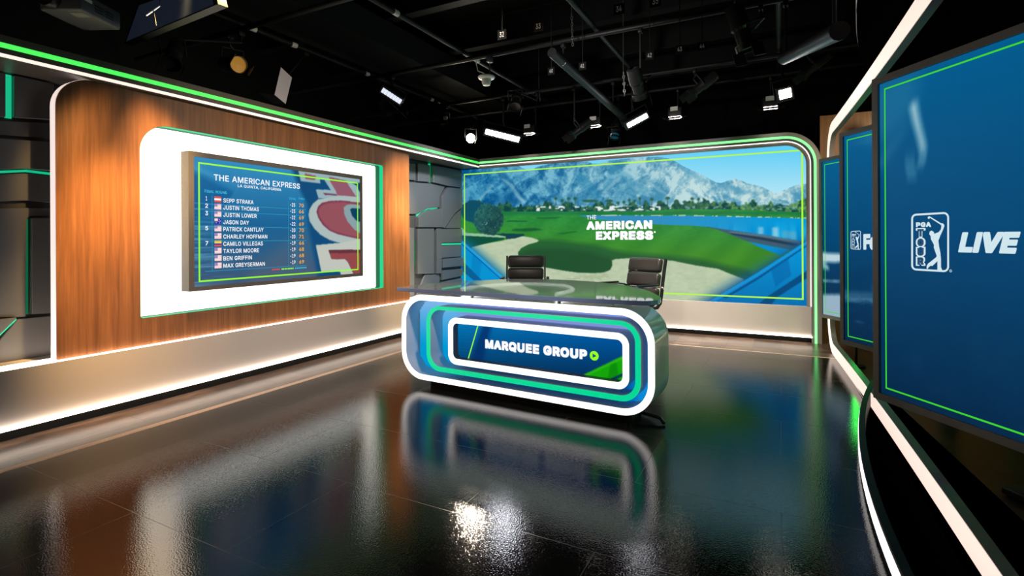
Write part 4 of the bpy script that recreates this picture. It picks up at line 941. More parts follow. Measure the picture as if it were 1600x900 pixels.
    # rocky bank and water below
    over(img, sh([(1100, 354), (1127, 357.5), (1190, 366.5), (1260, 378), (1260, 382), (1236, 391), (1200, 384), (1168, 377.5), (1140, 366), (1118, 358)], 1), (62, 92, 112))
    over(img, sh([(1140, 364), (1190, 371), (1250, 382), (1240, 384), (1190, 375), (1145, 367)], 1) * .8, (24, 46, 70))
    over(img, sh([(1140, 361), (1190, 366.5), (1250, 377), (1250, 379), (1190, 369.5), (1140, 363.5)], 1) * .6, (104, 130, 146))
    over(img, sh([(1168, 377.5), (1234, 390.5), (1220, 399), (1196, 390)], 1), (0, 140, 210))
    # sand
    sand = np.array([184, 200, 168.]) + (fbm(U / 9, V / 4, 101)[..., None] - .5) * np.array([24, 22, 20.])
    sr = sh([(956, 406.8), (961.7, 404.9), (987, 403), (1013, 403.6), (1051, 407.5), (1088, 415), (1122, 420), (1138, 426.7), (1162, 436), (1162, 500), (820, 500), (700, 500), (730, 440), (846, 416.8), (881, 423), (904, 426.2), (923, 427), (942.5, 426), (953, 422), (957, 414.5)], 1)
    sl = sh([(737, 386), (757, 381), (786.6, 376), (791.7, 373.3), (816, 369), (830, 371.2), (839, 374), (842, 376.2), (839, 378.3), (825, 382), (814.7, 387.4), (809.4, 394), (810, 400), (822, 407), (846, 417), (846, 480), (715, 480)], 1)
    for m_k in (sr, sl): img[:] = img * (1 - m_k[..., None]) + sand * m_k[..., None]
    over(img, sh([(885, 434), (945, 426), (953, 434), (910, 450), (885, 448)], 3) * .35 * (fbm(U / 6, V / 3, 7) > .5), (150, 160, 120))
    over(img, sh([(700, 366), (753, 369.5), (786.6, 371.4), (788, 374), (757, 381), (737, 386), (722, 398), (700, 398)], 1), (8, 78, 58))
    over(img, sh([(716, 353), (724, 358), (728, 364), (766, 366), (791.7, 369), (789, 371.4), (753, 369.5), (728, 368.3), (716, 367)], 1), (150, 192, 160))
    over(img, sh([(772, 365.7), (785, 364.6), (818, 365.5), (820, 368), (805, 372.5), (791, 374), (790, 369.5)], 1), (18, 66, 74))
    # near trees
    fo = fbm(U / 3.2, V / 3.2, 111, 4); wob = 4 * (fbm(U / 8, V / 8, 113) - .5)
    d2 = ((U - 740) / 20) ** 2 + ((V - 330) / 17) ** 2
    over(img, blur(((d2 + wob * .05 < 1) & (U < 780)).astype(float), 1) * .95, (10, 76, 100))
    d1 = ((U - 764) / 24) ** 2 + ((V - 343) / 25) ** 2
    d1 = d1 + wob * .16 + (fbm(U / 4, V / 4, 119) - .5) * .5
    mk = blur((d1 < 1).astype(float), 1)
    tc_ = np.array([12, 62, 76.]) * (1 - fo[..., None]) + np.array([58, 124, 108.]) * fo[..., None]
    lit = np.clip((760 - U) / 40 + (335 - V) / 60 + .5, 0, 1)[..., None]
    tc_ = tc_ * (.82 + .25 * lit)
    img[:] = img * (1 - mk[..., None]) + tc_ * mk[..., None]
    over(img, ((vnoise(U / 1.6, V / 1.6, 117) > .93) & (d1 < .9)).astype(float) * .5, (170, 205, 210))
    # blue ramp graphics in the lower corners
    fade = np.clip(1 - ((V - (375 + (U - 721) * .885)) * -1) / 26, 0, 1) * (V < 375 + (U - 721) * .885)
    over(img, fade ** 2 * .85 * (U < 800), (10, 110, 160))
    over(img, sh([(700, 356.5), (721, 375), (793, 439), (793, 520), (700, 520)], 1), (0, 146, 208))
    over(img, sh([(721, 375.5), (793, 439), (793, 444), (721, 379.5)], 1) * .8, (40, 160, 226))
    over(img, sh([(721, 380), (793, 444), (793, 446), (721, 382)], 0) * .8, (4, 76, 140))
    over(img, sh([(715, 402), (726, 411), (753, 438), (740, 438), (715, 417)], 1) * .85, (6, 84, 136))
    over(img, sh([(738, 395), (753, 408), (749, 438), (736, 426)], 1) * .3, (0, 100, 170))
    fade = np.clip(1 - ((470 - .59 * (U - 1110)) - V) / 30, 0, 1) * (V < 470 - .59 * (U - 1110)) * (U > 1060)
    over(img, fade ** 2 * .85, (12, 84, 140))
    tb = np.clip((V - 385) / 90, 0, 1)[..., None]
    rb = sh([(1098, 478), (1110, 470), (1180, 428.5), (1260, 377), (1280, 365), (1280, 500), (1090, 500)], 1)
    rc = np.array([0, 152, 218.]) * (1 - tb) + np.array([0, 112, 176.]) * tb
    img[:] = img * (1 - rb[..., None]) + rc * rb[..., None]
    over(img, sh([(1110, 470), (1180, 428.5), (1262, 376), (1262, 381), (1182, 433), (1118, 470.5)], 1) * .7, (24, 150, 222))
    over(img, sh([(1128, 466), (1182, 434), (1262, 381.5), (1262, 384), (1184, 437), (1135, 466)], 1) * .75, (4, 66, 122))
    over(img, sh([(1204, 420), (1231, 402), (1236.5, 430.5), (1218, 443), (1212, 449)], 1) * .5, (0, 92, 160))
    over(img, sh([(1184, 476), (1198, 464), (1262, 422), (1262, 434), (1215, 464), (1205, 476)], 1) * .85, (2, 66, 116))
    return img


LX0, LX1, LZ0, LZ1 = XW, .262, .39, 2.178
cxk, czk, rk = .262 - .21, 2.178 - .21, .21


def led_keep(A, B):
    x = LX0 + A * (LX1 - LX0); z = LZ0 + B * (LZ1 - LZ0)
    return ~((x > cxk) & (z > czk) & ((x - cxk) ** 2 + (z - czk) ** 2 > (rk + .012) ** 2))


picture('display', (LX0, YL, LZ0), (LX1 - LX0, 0, 0), (0, 0, LZ1 - LZ0), 760, 320, paint_led, M_screen, vw, led_keep)
MB().bx(LX0, LX1, YL + .004, YL + .12, LZ0, LZ1 - .2).build('cabinet', M_case, vw, False)
YT = YL - .003
NY = Vector((0, -1, 0))
pl = lambda u, v: P(u, v, y=YT)
m_ = MB(); a = pl(724.8, 272.2); b = pl(1254.6, 233.4); c = pl(1254.6, 468.6)
outline(m_, [(a.x, YT, c.z), (b.x, YT, c.z), (b.x, YT, b.z), (a.x, YT, b.z)], .017, NY)
m_.build('border_line', mat('yellow_lime_graphic', (0, 0, 0), .5, emit=lin((178, 250, 60)), es=1.0), vw, False)
m_ = MB()


def ltext(s, u0, v0, u1, v1, vt, bold, sp=1.0):
    A_, B_ = pl(u0, v0), pl(u1, v1); z = (A_.z + B_.z) / 2
    text(m_, s, (A_.x, YT, z), (B_.x, YT, z), (0, 0, pl(u0, vt).z - A_.z), bold, 0, sp)


ltext('THE', 916.6, 343.2, 931.6, 342.7, 337.0, .028)
ltext('AMERICAN', 916.4, 359.2, 1019.2, 357.6, 346.2, .05)
ltext('EXPRESS', 931, 375.0, 1020.6, 374.2, 361.8, .05)
cc = pl(1023, 362.6)
m_.poly([(cc.x + .012 * math.cos(k * .5236), YT, cc.z + .012 * math.sin(k * .5236)) for k in range(12)])
m_.build('lettering', M_wtext, vw, False)
settle(vw, (-2, YL, .39))

# ------------------------------------------------------------------ right hand portal
# curved black kerb and canopy, three fanned monitors and the pale light band
ARCR, ARCY, ARCX = 9.0, 2.4, .322


def arc_x(y, off=0.0):
    return ARCX + ARCR - math.sqrt((ARCR - off) ** 2 - (y - ARCY) ** 2)


ys_ = np.linspace(-1.6, 4.75, 40)
pk = empty('floor_kerb', 'curved black kerb with thin white light line on the floor at right, before the pale light band', 'kerb')
m_ = MB(); m_.loops([[(arc_x(y), y, 0) for y in ys_], [(arc_x(y), y, .108) for y in ys_], [(arc_x(y, .03), y, .108) for y in ys_], [(arc_x(y, .03), y, 0) for y in ys_]], closed=False, ring_closed=True)
m_.build('kerb_body', M_kick, pk)
m_ = MB(); m_.loops([[(arc_x(y) - .003, y, .03) for y in ys_], [(arc_x(y) - .003, y, .09) for y in ys_], [(arc_x(y), y, .09) for y in ys_], [(arc_x(y), y, .03) for y in ys_]], closed=False, ring_closed=True)
m_.build('white_light_line', M_white_led, pk)
settle(pk, (arc_x(1.5), 1.5, 0))


def band_x(y):
    return .603 - .021 * (y - 2.0) - .0042 * (y - 2.0) ** 2


m_ = MB()
m_.poly([(arc_x(y, .03), y, .012) for y in ys_] + [(band_x(y), y, .012) for y in reversed(ys_)])
tag(m_.build('floor_deck', M_deck, None, False), kind='structure')

cn = empty('ceiling_canopy', 'curved black canopy with faint white edge high at right, above the fanned monitors', 'canopy')
ys2 = np.linspace(-1.6, 4.95, 44)
m_ = MB()
m_.prism([(arc_x(y), y, 2.31) for y in ys2] + [(1.7, 4.95, 2.31), (1.7, -1.6, 2.31)], (0, 0, .3))
m_.build('canopy_body', mat('canopy_black', (.002, .002, .002), .9, spec=0.0), cn)
m_ = MB(); yy = [y for y in ys2 if y < 4.0]
m_.loops([[(arc_x(y) - .003, y, 2.33) for y in yy], [(arc_x(y) - .003, y, 2.45) for y in yy]], closed=False)
m_.build('white_edge', mat('dim_white_edge', (.5, .48, .45), .5, emit=lin((150, 145, 138)), es=.6), cn)
settle(cn, (1.0, 1.5, 2.31))

lb = empty('light_band', 'pale glowing light band framing the monitor alcove along floor, far end and top', 'light band')
YE = 6.30; RB = .35; ZT = 2.275


def bring(inset, n=10):
    """the band's line in its own upright sheet: along the floor, round the far corner, up, and back along the top"""
    pts = [(y, inset) for y in np.linspace(-1.6, YE - RB, 34)]
    r = RB - inset
    for k in range(1, n + 1):
        a = math.radians(-90 + 90 * k / n); pts.append((YE - RB + r * math.cos(a), RB + r * math.sin(a)))
    for k in range(0, n + 1):
        a = math.radians(90 * k / n); pts.append((YE - RB + r * math.cos(a), ZT - RB + r * math.sin(a)))
    pts += [(y, ZT - inset) for y in np.linspace(YE - RB, -1.6, 34)[1:]]
    return pts


A_, B_ = bring(0.0), bring(.1)
m_ = MB()
m_.loops([[(band_x(p[0]), p[0], p[1] + .002) for p in A_], [(band_x(p[0]), p[0], p[1]) for p in B_], [(band_x(p[0]) + .02, p[0], p[1]) for p in B_], [(band_x(p[0]) + .02, p[0], p[1] + .002) for p in A_]], closed=False, ring_closed=True)
m_.build('light_face', M_pale, lb, True, 30)
A2, B2 = bring(-.004), bring(.104)
m_ = MB()
m_.loops([[(band_x(p[0]) + .006, p[0], max(p[1], 0.0005)) for p in A2], [(band_x(p[0]) + .006, p[0], p[1]) for p in B2], [(band_x(p[0]) + .05, p[0], p[1]) for p in B2], [(band_x(p[0]) + .05, p[0], max(p[1], .0005)) for p in A2]], closed=False, ring_closed=True)
m_.build('backing_channel', M_frame, lb, True, 30)
settle(lb, (.6, 3.0, 0))

# alcove shell behind the monitors
tag(MB().bx(.40, 2.2, 6.72, 6.8, 0, 2.5).build('wall_alcove_back', M_woodback, None, False), kind='structure')
tag(MB().bx(1.95, 2.0, -2.4, 6.72, 0, 2.5).build('wall_alcove_side', mat('dark_alcove', (.03, .034, .026), .6), None, False), kind='structure')
m_ = MB(); yb = np.linspace(-1.6, 6.6, 40)
m_.poly([(band_x(y) + .06, y, .004) for y in yb] + [(1.95, 6.6, .004), (1.95, -1.6, .004)])
tag(m_.build('floor_alcove', M_plankr, None, False), kind='structure')

lt = empty('light_tube', 'upright glowing green light tube on a slim black stand, behind the middle monitor', 'light')
tx_, ty_ = .592, 5.47
MB().cyl((tx_, ty_, .19), (tx_, ty_, 1.8), .022, seg=16).build('tube', M_green_hid, lt)
m_ = MB(); m_.cyl((tx_, ty_, .004), (tx_, ty_, .02), .07, seg=24); m_.cyl((tx_, ty_, .018), (tx_, ty_, .192), .010, seg=10); m_.build('stand', M_kick, lt)
settle(lt, (tx_, ty_, 0))
gs2 = tag(MB().bx(1.92, 1.95, 3.3, 3.42, .1, 2.2).build('wall_light', mat('vivid_green_strip', (.1, .6, .2), .5, emit=(.05, .85, .08), es=7), None, False), 'upright green light strip on the dark alcove side wall behind the nearest monitor', 'light')
settle(gs2, (1.94, 3.6, .1))

# fanned monitors
DIR = Vector((.5624, -.827, 0)).normalized()
NRM = Vector((-DIR.y * -1, 0, 0))
NRM = Vector((DIR.y, -DIR.x, 0))          # faces the room


def golfer(mb_, f):
    cr_ = [(370, 155), (375, 141), (390, 134), (405, 141), (530, 218), (545, 216), (560, 228), (568, 245), (548, 300), (520, 360), (497, 420), (505, 490), (520, 560), (527, 640), (527, 730), (540, 762), (530, 772), (485, 765), (485, 660),
           (455, 690), (425, 718), (408, 712), (380, 735), (372, 752), (358, 748), (360, 715), (375, 690), (420, 655), (470, 615), (478, 600), (460, 550), (443, 500), (445, 470), (430, 440), (410, 405), (405, 365), (390, 345), (395, 315), (415, 303),
           (440, 315), (450, 340), (500, 320), (525, 290), (532, 255), (528, 236), (398, 153), (386, 168)]
    mb_.poly([f(*p) for p in cr_])


def tour_logo(mb_w, mb_b, f):
    """upright rounded badge with a golfer and stacked letters; f maps tracing coordinates to the screen"""
    o_ = rr(178, 622, 0, 1, 0, 1)

    def badge(i):
        pts = []
        for (cx, cy, a0) in ((178 + 62, 770 - 62, 180), (622 - 62, 788 - 62, 90), (622 - 62, 86 + 62, 0), (178 + 62, 104 + 62, -90)):
            for k in range(7):
                a = math.radians(a0 - 15 * k); q_ = 62 - i
                pts.append((cx + q_ * math.cos(a), cy + q_ * math.sin(a)))
        return pts
    A_, B_ = badge(0), badge(22)
    n = len(A_)
    for i in range(n):
        mb_w.poly([f(*A_[i]), f(*A_[(i + 1) % n]), f(*B_[(i + 1) % n]), f(*B_[i])])
    golfer(mb_w, f)
    tx = lambda mb_, s, x0, x1, yb, yt, bo: text(mb_, s, f(x0, yb), f(x1, yb), f(x0, yt) - f(x0, yb), bo)
    tx(mb_w, 'P', 234, 286, 262, 206, .03); tx(mb_w, 'G', 290, 346, 261, 204, .03); tx(mb_w, 'A', 350, 410, 260, 202, .03)
    for s, yt, yb in (('T', 282, 376), ('O', 396, 486), ('U', 502, 598), ('R', 614, 706)):
        tx(mb_w, s, 232, 346, yb + 9, yt - 9, .1)
        g = 3
        V_, F_ = glyphs(s, .03)
        fz = lambda *p: f(*p) + NRM * .0006
        text(mb_b, s, fz(252, yb - g), fz(326, yb - g), fz(252, yt + g) - fz(252, yb - g), .03)


def paint_mon(kind):
    def paint(U, V, A, B):
        img = np.zeros(U.shape + (3,))
        t = 1 - B
        c0 = np.array([0, 92, 142.]); c1 = np.array([0, 70, 116.]); c2 = np.array([4, 40, 72.])
        w = np.clip(t * 2, 0, 1)[..., None]; w2 = np.clip(t * 2 - 1, 0, 1)[..., None]
        img[:] = (c0 * (1 - w) + c1 * w) * (1 - w2) + c2 * w2
        sh = lambda p, b: blur(pip(A, B, p).astype(float), b)
        if kind == 0:
            over(img, sh([(.0, .80), (.22, .88), (.26, 1), (0, 1)], 9) * .35, (60, 130, 165))
            over(img, sh([(.20, .90), (.235, .92), (.262, .84), (.29, .78), (.285, .735), (.25, .70), (.268, .745), (.245, .80), (.215, .86)], 3) * .95, (165, 200, 210))
            over(img, sh([(.185, .73), (.20, .76), (.215, .70), (.225, .675), (.20, .68)], 4) * .8, (130, 178, 198))
            over(img, sh([(0, .72), (.19, .84), (.19, .85), (0, .76)], 5) * .3, (90, 150, 180))
            bk = np.clip(fbm(A * 9, B * 16, 7) - .5, 0, 1) * np.clip(.5 - B, 0, .5) * 1.2
            over(img, bk * .5, (40, 100, 140))
        if kind == 1:
            over(img, sh([(.05, 1.0), (.5, .93), (.7, 1.0)], 12) * .5, (130, 170, 195))
            over(img, sh([(.0, .20), (.3, .215), (.6, .25), (1, .30), (1, .36), (.6, .27), (.3, .24), (0, .23)], 5) * .5, (120, 165, 190))
            over(img, np.clip(fbm(A * 6, B * 30, 15) - .5, 0, 1) * 2 * sh([(0, .1), (1, .14), (1, .32), (0, .24)], 8), (90, 140, 170))
            over(img, sh([(0, .30), (.6, .42), (1, .46), (1, .43), (.6, .385), (0, .285)], 6) * .5, (0, 48, 84))
        if kind == 2:
            over(img, sh([(0, .34), (.55, .355), (.8, .36), (.8, .405), (.3, .40), (0, .405)], 3) * .9, (205, 225, 232))
            over(img, sh([(0, .30), (.1, .29), (.1, .31), (0, .36)], 3) * .8, (160, 195, 215))
            over(img, sh([(0, .215), (.8, .235), (.8, .245), (0, .225)], 2) * .8, (170, 200, 220))
            over(img, sh([(0, 0), (1, 0), (1, .2), (.5, .16), (0, .13)], 3) * .85, (176, 200, 216))
            for k in (.38, .5, .62): over(img, sh([(k - .06, 0), (k, 0), (k + .1, .11 + .1 * k), (k + .04, .11 + .1 * k)], 1) * .8, (40, 84, 120))
            over(img, sh([(.35, .95), (.5, .75), (.5, .55), (.44, .6), (.42, .78)], 10) * .35, (30, 110, 165))
        return img
    return paint


MW, MZ0, MZ1 = .92, .345, 1.94


def monitor(name, corner, label, kind, px):
    root = empty(name, label, 'monitor', 'fanned upright monitors')
    O = Vector((corner[0], corner[1], 0))
    F = lambda k, z, n=0.0: O + DIR * k + Vector((0, 0, z)) + NRM * n
    o_ = rr(0, MW, MZ0, MZ1, .004, 2); i_ = rr(.034, MW - .034, MZ0 + .034, MZ1 - .034, .002, 2)
    m_ = MB()
    m_.loops([[F(p[0], p[1], -.07) for p in o_], [F(p[0], p[1], 0) for p in o_], [F(p[0], p[1], 0) for p in i_], [F(p[0], p[1], -.016) for p in i_]], cap0=True)
    m_.build('bezel', M_frame, root, False)
    o3, ex, ez = F(.032, MZ0 + .032, -.014), DIR * (MW - .064), Vector((0, 0, MZ1 - MZ0 - .064))
    picture('display', o3, ex, ez, 150, 240, paint_mon(kind), M_screen, root)
    m_ = MB(); outline(m_, [F(.062, MZ0 + .062, -.012), F(MW - .062, MZ0 + .062, -.012), F(MW - .062, MZ1 - .062, -.012), F(.062, MZ1 - .062, -.012)], .0075, NRM)
    m_.build('border_line', M_limeG, root, False)
    pc = O + DIR * (MW * .5) - NRM * .42
    ang = math.atan2(DIR.y, DIR.x)
    rot = Matrix.Rotation(ang, 3, 'Z')
    m_ = MB(); m_.box((pc.x, pc.y, 1.17), (.085, .06, 2.27), rot, .006); m_.box((pc.x, pc.y, .025), (.24, .2, .03), rot, .006)
    m_.build('pole', M_steel, root)
    for z in (.9, 1.5):
        MB().box(tuple(O + DIR * (MW * .5) - NRM * .23 + Vector((0, 0, z))), (.06, .34, .05), rot).build('mount_arm', M_steel, root, False)
    if kind < 2:
        pln = (F(0, 0, -.0115), NRM)
        f = lambda x, y: P(*px(x, y), pl=pln)
        mw, mbk = MB(), MB()
        if kind == 0:
            tour_logo(mw, mbk, f)
            A1, B1 = f(728, 556), f(1460, 577); 
            text(mw, 'LIVE', A1, B1, f(728, 322) - f(728, 556), .06, .22, .93)
            c_ = f(640, 775)
            m3 = [c_ + DIR * (.006 * math.cos(k * .5236)) + Vector((0, 0, .006 * math.sin(k * .5236))) for k in range(12)]
            m4 = [c_ + DIR * (.0045 * math.cos(k * .5236)) + Vector((0, 0, .0045 * math.sin(k * .5236))) for k in range(12)]
            for k in range(12): mw.poly([m3[k], m3[(k + 1) % 12], m4[(k + 1) % 12], m4[k]])
            text(mw, 'R', c_ - DIR * .002 - Vector((0, 0, .0025)), c_ + DIR * .002 - Vector((0, 0, .0025)), (0, 0, .005), .01)
        else:
            g = lambda x, y: f(312 + (x - 178) * 203 / 444, 268 + (y - 95) * 372 / 685)
            tour_logo(mw, mbk, g)
            A1 = f(565, 645); B1 = f(705, 645)
            text(mw, 'F', A1, B1, f(565, 332) - A1, .08)
            A1 = f(690, 645); B1 = f(830, 645)
            text(mw, 'e', A1, B1, f(690, 332) - A1, .08)
        mw.build('lettering', M_ptext, root, False); mbk.build('lettering', mat('blue_lettering', (0, 0, 0), .5, emit=lin((0, 66, 108)), es=1), root, False)
    return settle(root, (pc.x, pc.y, 0))


monitor('display_monitor', (.412, 3.15), 'nearest and largest upright monitor on a pole at right, lettered LIVE beside a golfer badge', 0, lambda x, y: (1400 + x / 7.5, 320 + y / 7.5))
monitor('display_monitor', (.402, 4.65), 'middle of the three upright monitors, small golfer badge beside a cut off word', 1, lambda x, y: (1305 + x / 12.86, 340 + y / 12.86))
monitor('display_monitor', (.352, 6.10), 'farthest narrow upright monitor beside the portal frame, blue picture with white streaks', 2, None)

# ------------------------------------------------------------------ news desk
DO = Vector((-2.332, 3.281, 0)); DD = Vector((.9976, -.0694, 0)).normalized(); DN = Vector((-DD.y, DD.x, 0))
D = lambda s, n, z: DO + DD * s + DN * n + Vector((0, 0, z))
dk = empty('news_desk', 'news desk with white and green light rings round its front screen, clear acrylic top', 'desk')
OUT = rr(-.375, 1.664, .052, .716, .212, 14)
OUTI = rr(-.334, 1.623, .092, .672, .174, 14)
GO = rr(-.118, 1.578, .137, .636, .130, 14)
GI = rr(-.083, 1.544, .172, .608, .100, 14)
IO = rr(.096, 1.504, .209, .560, .075, 14)
II = rr(.138, 1.464, .251, .519, .040, 14)
LV = lambda L, n: [D(p[0], n, p[1]) for p in L]
DEP = .32
MB().loops([LV(OUT, .003), LV(OUT, DEP)], cap1=True).build('desk_shell', M_body, dk, True, 30)
MB().loops([LV(OUT, .003), LV(OUT, 0), LV(OUTI, 0), LV(OUTI, .006)]).build('outer_light_ring', mat('desk_white_ring', (.8, .8, .8), .5, emit=(1.0, .94, .91), es=1.6), dk, True, 30)
MB().loops([LV(OUTI, .006), LV(OUTI, .158)]).build('outer_channel', M_chan, dk, True, 30)
MB().loops([LV(GO, .158), LV(GO, .004)]).build('green_ring_side', M_chan, dk, True, 30)
MB().loops([LV(GO, .004), LV(GO, 0), LV(GI, 0), LV(GI, .006)]).build('green_light_ring', M_greenring, dk, True, 30)
MB().loops([LV(GI, .006), LV(GI, .158)]).build('inner_channel', M_chan, dk, True, 30)
MB().loops([LV(IO, .158), LV(IO, .004)]).build('inner_ring_side', M_chan, dk, True, 30)
MB().loops([LV(IO, .004), LV(IO, 0), LV(II, 0), LV(II, .006)]).build('inner_light_ring', bpy.data.materials['desk_white_ring'], dk, True, 30)
MB().loops([LV(II, .006), LV(II, .069)]).build('screen_surround', M_frame, dk, True, 30)


def paint_chan(U, V, A, B):  # blue light, paler towards the top, painted as glow on the channel back
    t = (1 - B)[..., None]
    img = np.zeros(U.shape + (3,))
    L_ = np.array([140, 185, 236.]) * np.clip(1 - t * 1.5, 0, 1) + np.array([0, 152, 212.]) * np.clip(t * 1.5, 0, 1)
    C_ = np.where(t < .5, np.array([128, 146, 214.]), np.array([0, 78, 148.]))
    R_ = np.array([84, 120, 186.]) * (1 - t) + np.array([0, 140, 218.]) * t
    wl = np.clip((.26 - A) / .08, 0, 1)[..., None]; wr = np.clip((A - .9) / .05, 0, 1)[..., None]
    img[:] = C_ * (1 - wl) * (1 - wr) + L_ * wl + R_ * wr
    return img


picture('channel_back', D(-.335, .157, .09), DD * 1.96, Vector((0, 0, .585)), 130, 60, paint_chan, M_screen, dk,
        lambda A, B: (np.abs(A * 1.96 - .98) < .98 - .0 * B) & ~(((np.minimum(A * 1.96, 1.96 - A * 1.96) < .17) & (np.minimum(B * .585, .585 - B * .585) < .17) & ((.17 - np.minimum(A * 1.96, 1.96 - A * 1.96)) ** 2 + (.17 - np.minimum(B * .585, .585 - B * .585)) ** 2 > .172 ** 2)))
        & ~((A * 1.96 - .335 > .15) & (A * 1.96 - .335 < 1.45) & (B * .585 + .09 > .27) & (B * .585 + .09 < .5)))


def paint_desk(U, V, A, B):
    img = np.zeros(U.shape + (3,)); t = (1 - B)[..., None]; a = A[..., None]
    img[:] = (np.array([0, 118, 182.]) * (1 - a) + np.array([0, 84, 156.]) * a) * (1 - t) + (np.array([0, 70, 118.]) * (1 - a) + np.array([2, 44, 88.]) * a) * t
    sh = lambda p, b: blur(pip(A, B, p).astype(float), b)
    over(img, np.clip(np.sin(B * 70) * .5 * (fbm(A * 8, B * 30, 4) - .3), 0, 1) * (A < .13) * .5, (60, 160, 210))
    over(img, sh([(.175, 1), (.235, 1), (.175, 0), (.095, 0)], 4) * .8, (0, 44, 104))
    over(img, sh([(.78, 0), (1, .62), (1.0, 0)], 1), (20, 165, 10))
    over(img, sh([(.78, 0), (1, .62), (1, .55), (.80, 0)], 1) * .6, (60, 200, 20))
    over(img, sh([(.905, .0), (.92, .34), (.95, .40), (.965, 0)], 1) * .45, (0, 110, 10))
    over(img, sh([(.92, .0), (1, .22), (1, .16), (.945, 0)], 1), (0, 44, 90))
    return img


picture('display', D(.136, .067, .249), DD * 1.330, Vector((0, 0, .272)), 260, 60, paint_desk, M_screen, dk)
SN = .065
plD = (D(0, SN, 0), DN)
pd = lambda u, v: P(u, v, pl=plD)
m_ = MB()
A_, B_ = pd(758, 545.2), pd(917.5, 562.5)
text(m_, 'MARQUEE GROUP', pd(758, 544), pd(917.3, 562.2), pd(760, 530.3) - pd(760, 544.2), .048)
m_.build('lettering', M_wtext, dk, False)
m_ = MB(); c = pd(928.4, 555.9); r0 = .031
RH = [c + DD * (r0 * math.cos(k * math.pi / 16)) + Vector((0, 0, r0 * math.sin(k * math.pi / 16))) for k in range(32)]
m_.poly(RH)
m_.build('play_badge', M_lime, dk, False)
m_ = MB(); c2 = c - DN * .001
m_.poly([c2 + DD * -.010 + Vector((0, 0, .014)), c2 + DD * .016, c2 + DD * -.010 - Vector((0, 0, .014))])
m_.build('play_arrow', mat('navy_arrow', (0, 0, 0), .5, emit=lin((0, 62, 120)), es=1), dk, False)
m_ = MB(); line(m_, pd(747.8, 505), pd(729.5, 568), .009, DN); m_.build('lime_slash', M_lime, dk, False)
# recessed plinth
pq = rr(-.13, 1.5, .03, .30, .05, 5)
m_ = MB(); m_.prism([D(p[0], p[1], 0) for p in pq], (0, 0, .053)); m_.build('plinth', M_kick, dk, False)
# clear top
front = [(-.40, -.03), (.2, -.04), (.9, -.02), (1.45, .005), (1.56, .015)]
crn = [(1.62, .045), (1.650, .10), (1.655, .17)]
back = [(1.625, .29), (1.562, .42), (1.45, .635), (1.313, .838), (1.16, 1.0), (1.002, 1.122), (.79, 1.225), (.576, 1.277), (.38, 1.29), (.182, 1.266), (.04, 1.20), (-.078, 1.103), (-.15, .99), (-.208, .864), (-.29, .72), (-.363, .55), (-.41, .25), (-.425, .0)]


def chaikin(p, n):
    for _ in range(n):
        q_ = []
        for i in range(len(p)):
            a, b = Vector(p[i]), Vector(p[(i + 1) % len(p)])
            q_ += [a * .75 + b * .25, a * .25 + b * .75]
        p = q_
    return p


G = chaikin(front + crn + back, 2)
cen = Vector((.6, .5))
ins = lambda p, e: p + (cen - p).normalized() * e
m_ = MB()
gi = [ins(p, .003) for p in G]
m_.loops([[D(p.x, p.y, .737) for p in gi], [D(p.x, p.y, .765) for p in gi]], cap0=True, cap1=True)
m_.build('clear_top', M_glass, dk, True, 30)
m_ = MB(); m_.loops([[D(p.x, p.y, .736) for p in gi], [D(p.x, p.y, .7385) for p in G], [D(p.x, p.y, .7625) for p in G], [D(p.x, p.y, .7652) for p in gi]])
m_.build('polished_edge', M_edge, dk, True, 30)
for s, n in ((-.1, .06), (.28, .06), (.66, .06), (1.0, .06), (1.38, .06), (-.1, .26), (.66, .26), (1.38, .26)):
    MB().cyl(D(s, n, .714), D(s, n, .7355), .012).build('standoff', M_chrome, dk)
arc = [(.0, .30), (.0, .45), (.018, .556), (.055, .69), (.117, .80), (.21, .91), (.335, .975), (.47, .985), (.595, .955), (.69, .87), (.764, .771), (.82, .68), (.855, .594), (.86, .45), (.86, .30)]
arc = [Vector(p) for p in arc]
sm = []
for i in range(len(arc) - 1):
    sm += [arc[i], arc[i] * .5 + arc[i + 1] * .5]
sm.append(arc[-1])
m_ = MB(); m_.tube([D(p.x, p.y, .720) for p in sm], .0135, 10); m_.build('support_rail', mat('white_rail_glow', (.8, .8, .8), .5, emit=(1, .97, .94), es=3.5), dk)  # white rail given a glow so it shows through the clear top
MB().tube([D(1.50, .12, .05), D(1.60, .14, .035), D(1.66, .13, .03), D(1.69, .10, .012)], .011, 8).build('cable_tail', M_plastic, dk)
settle(dk, DO + DD * .64 + DN * .15)

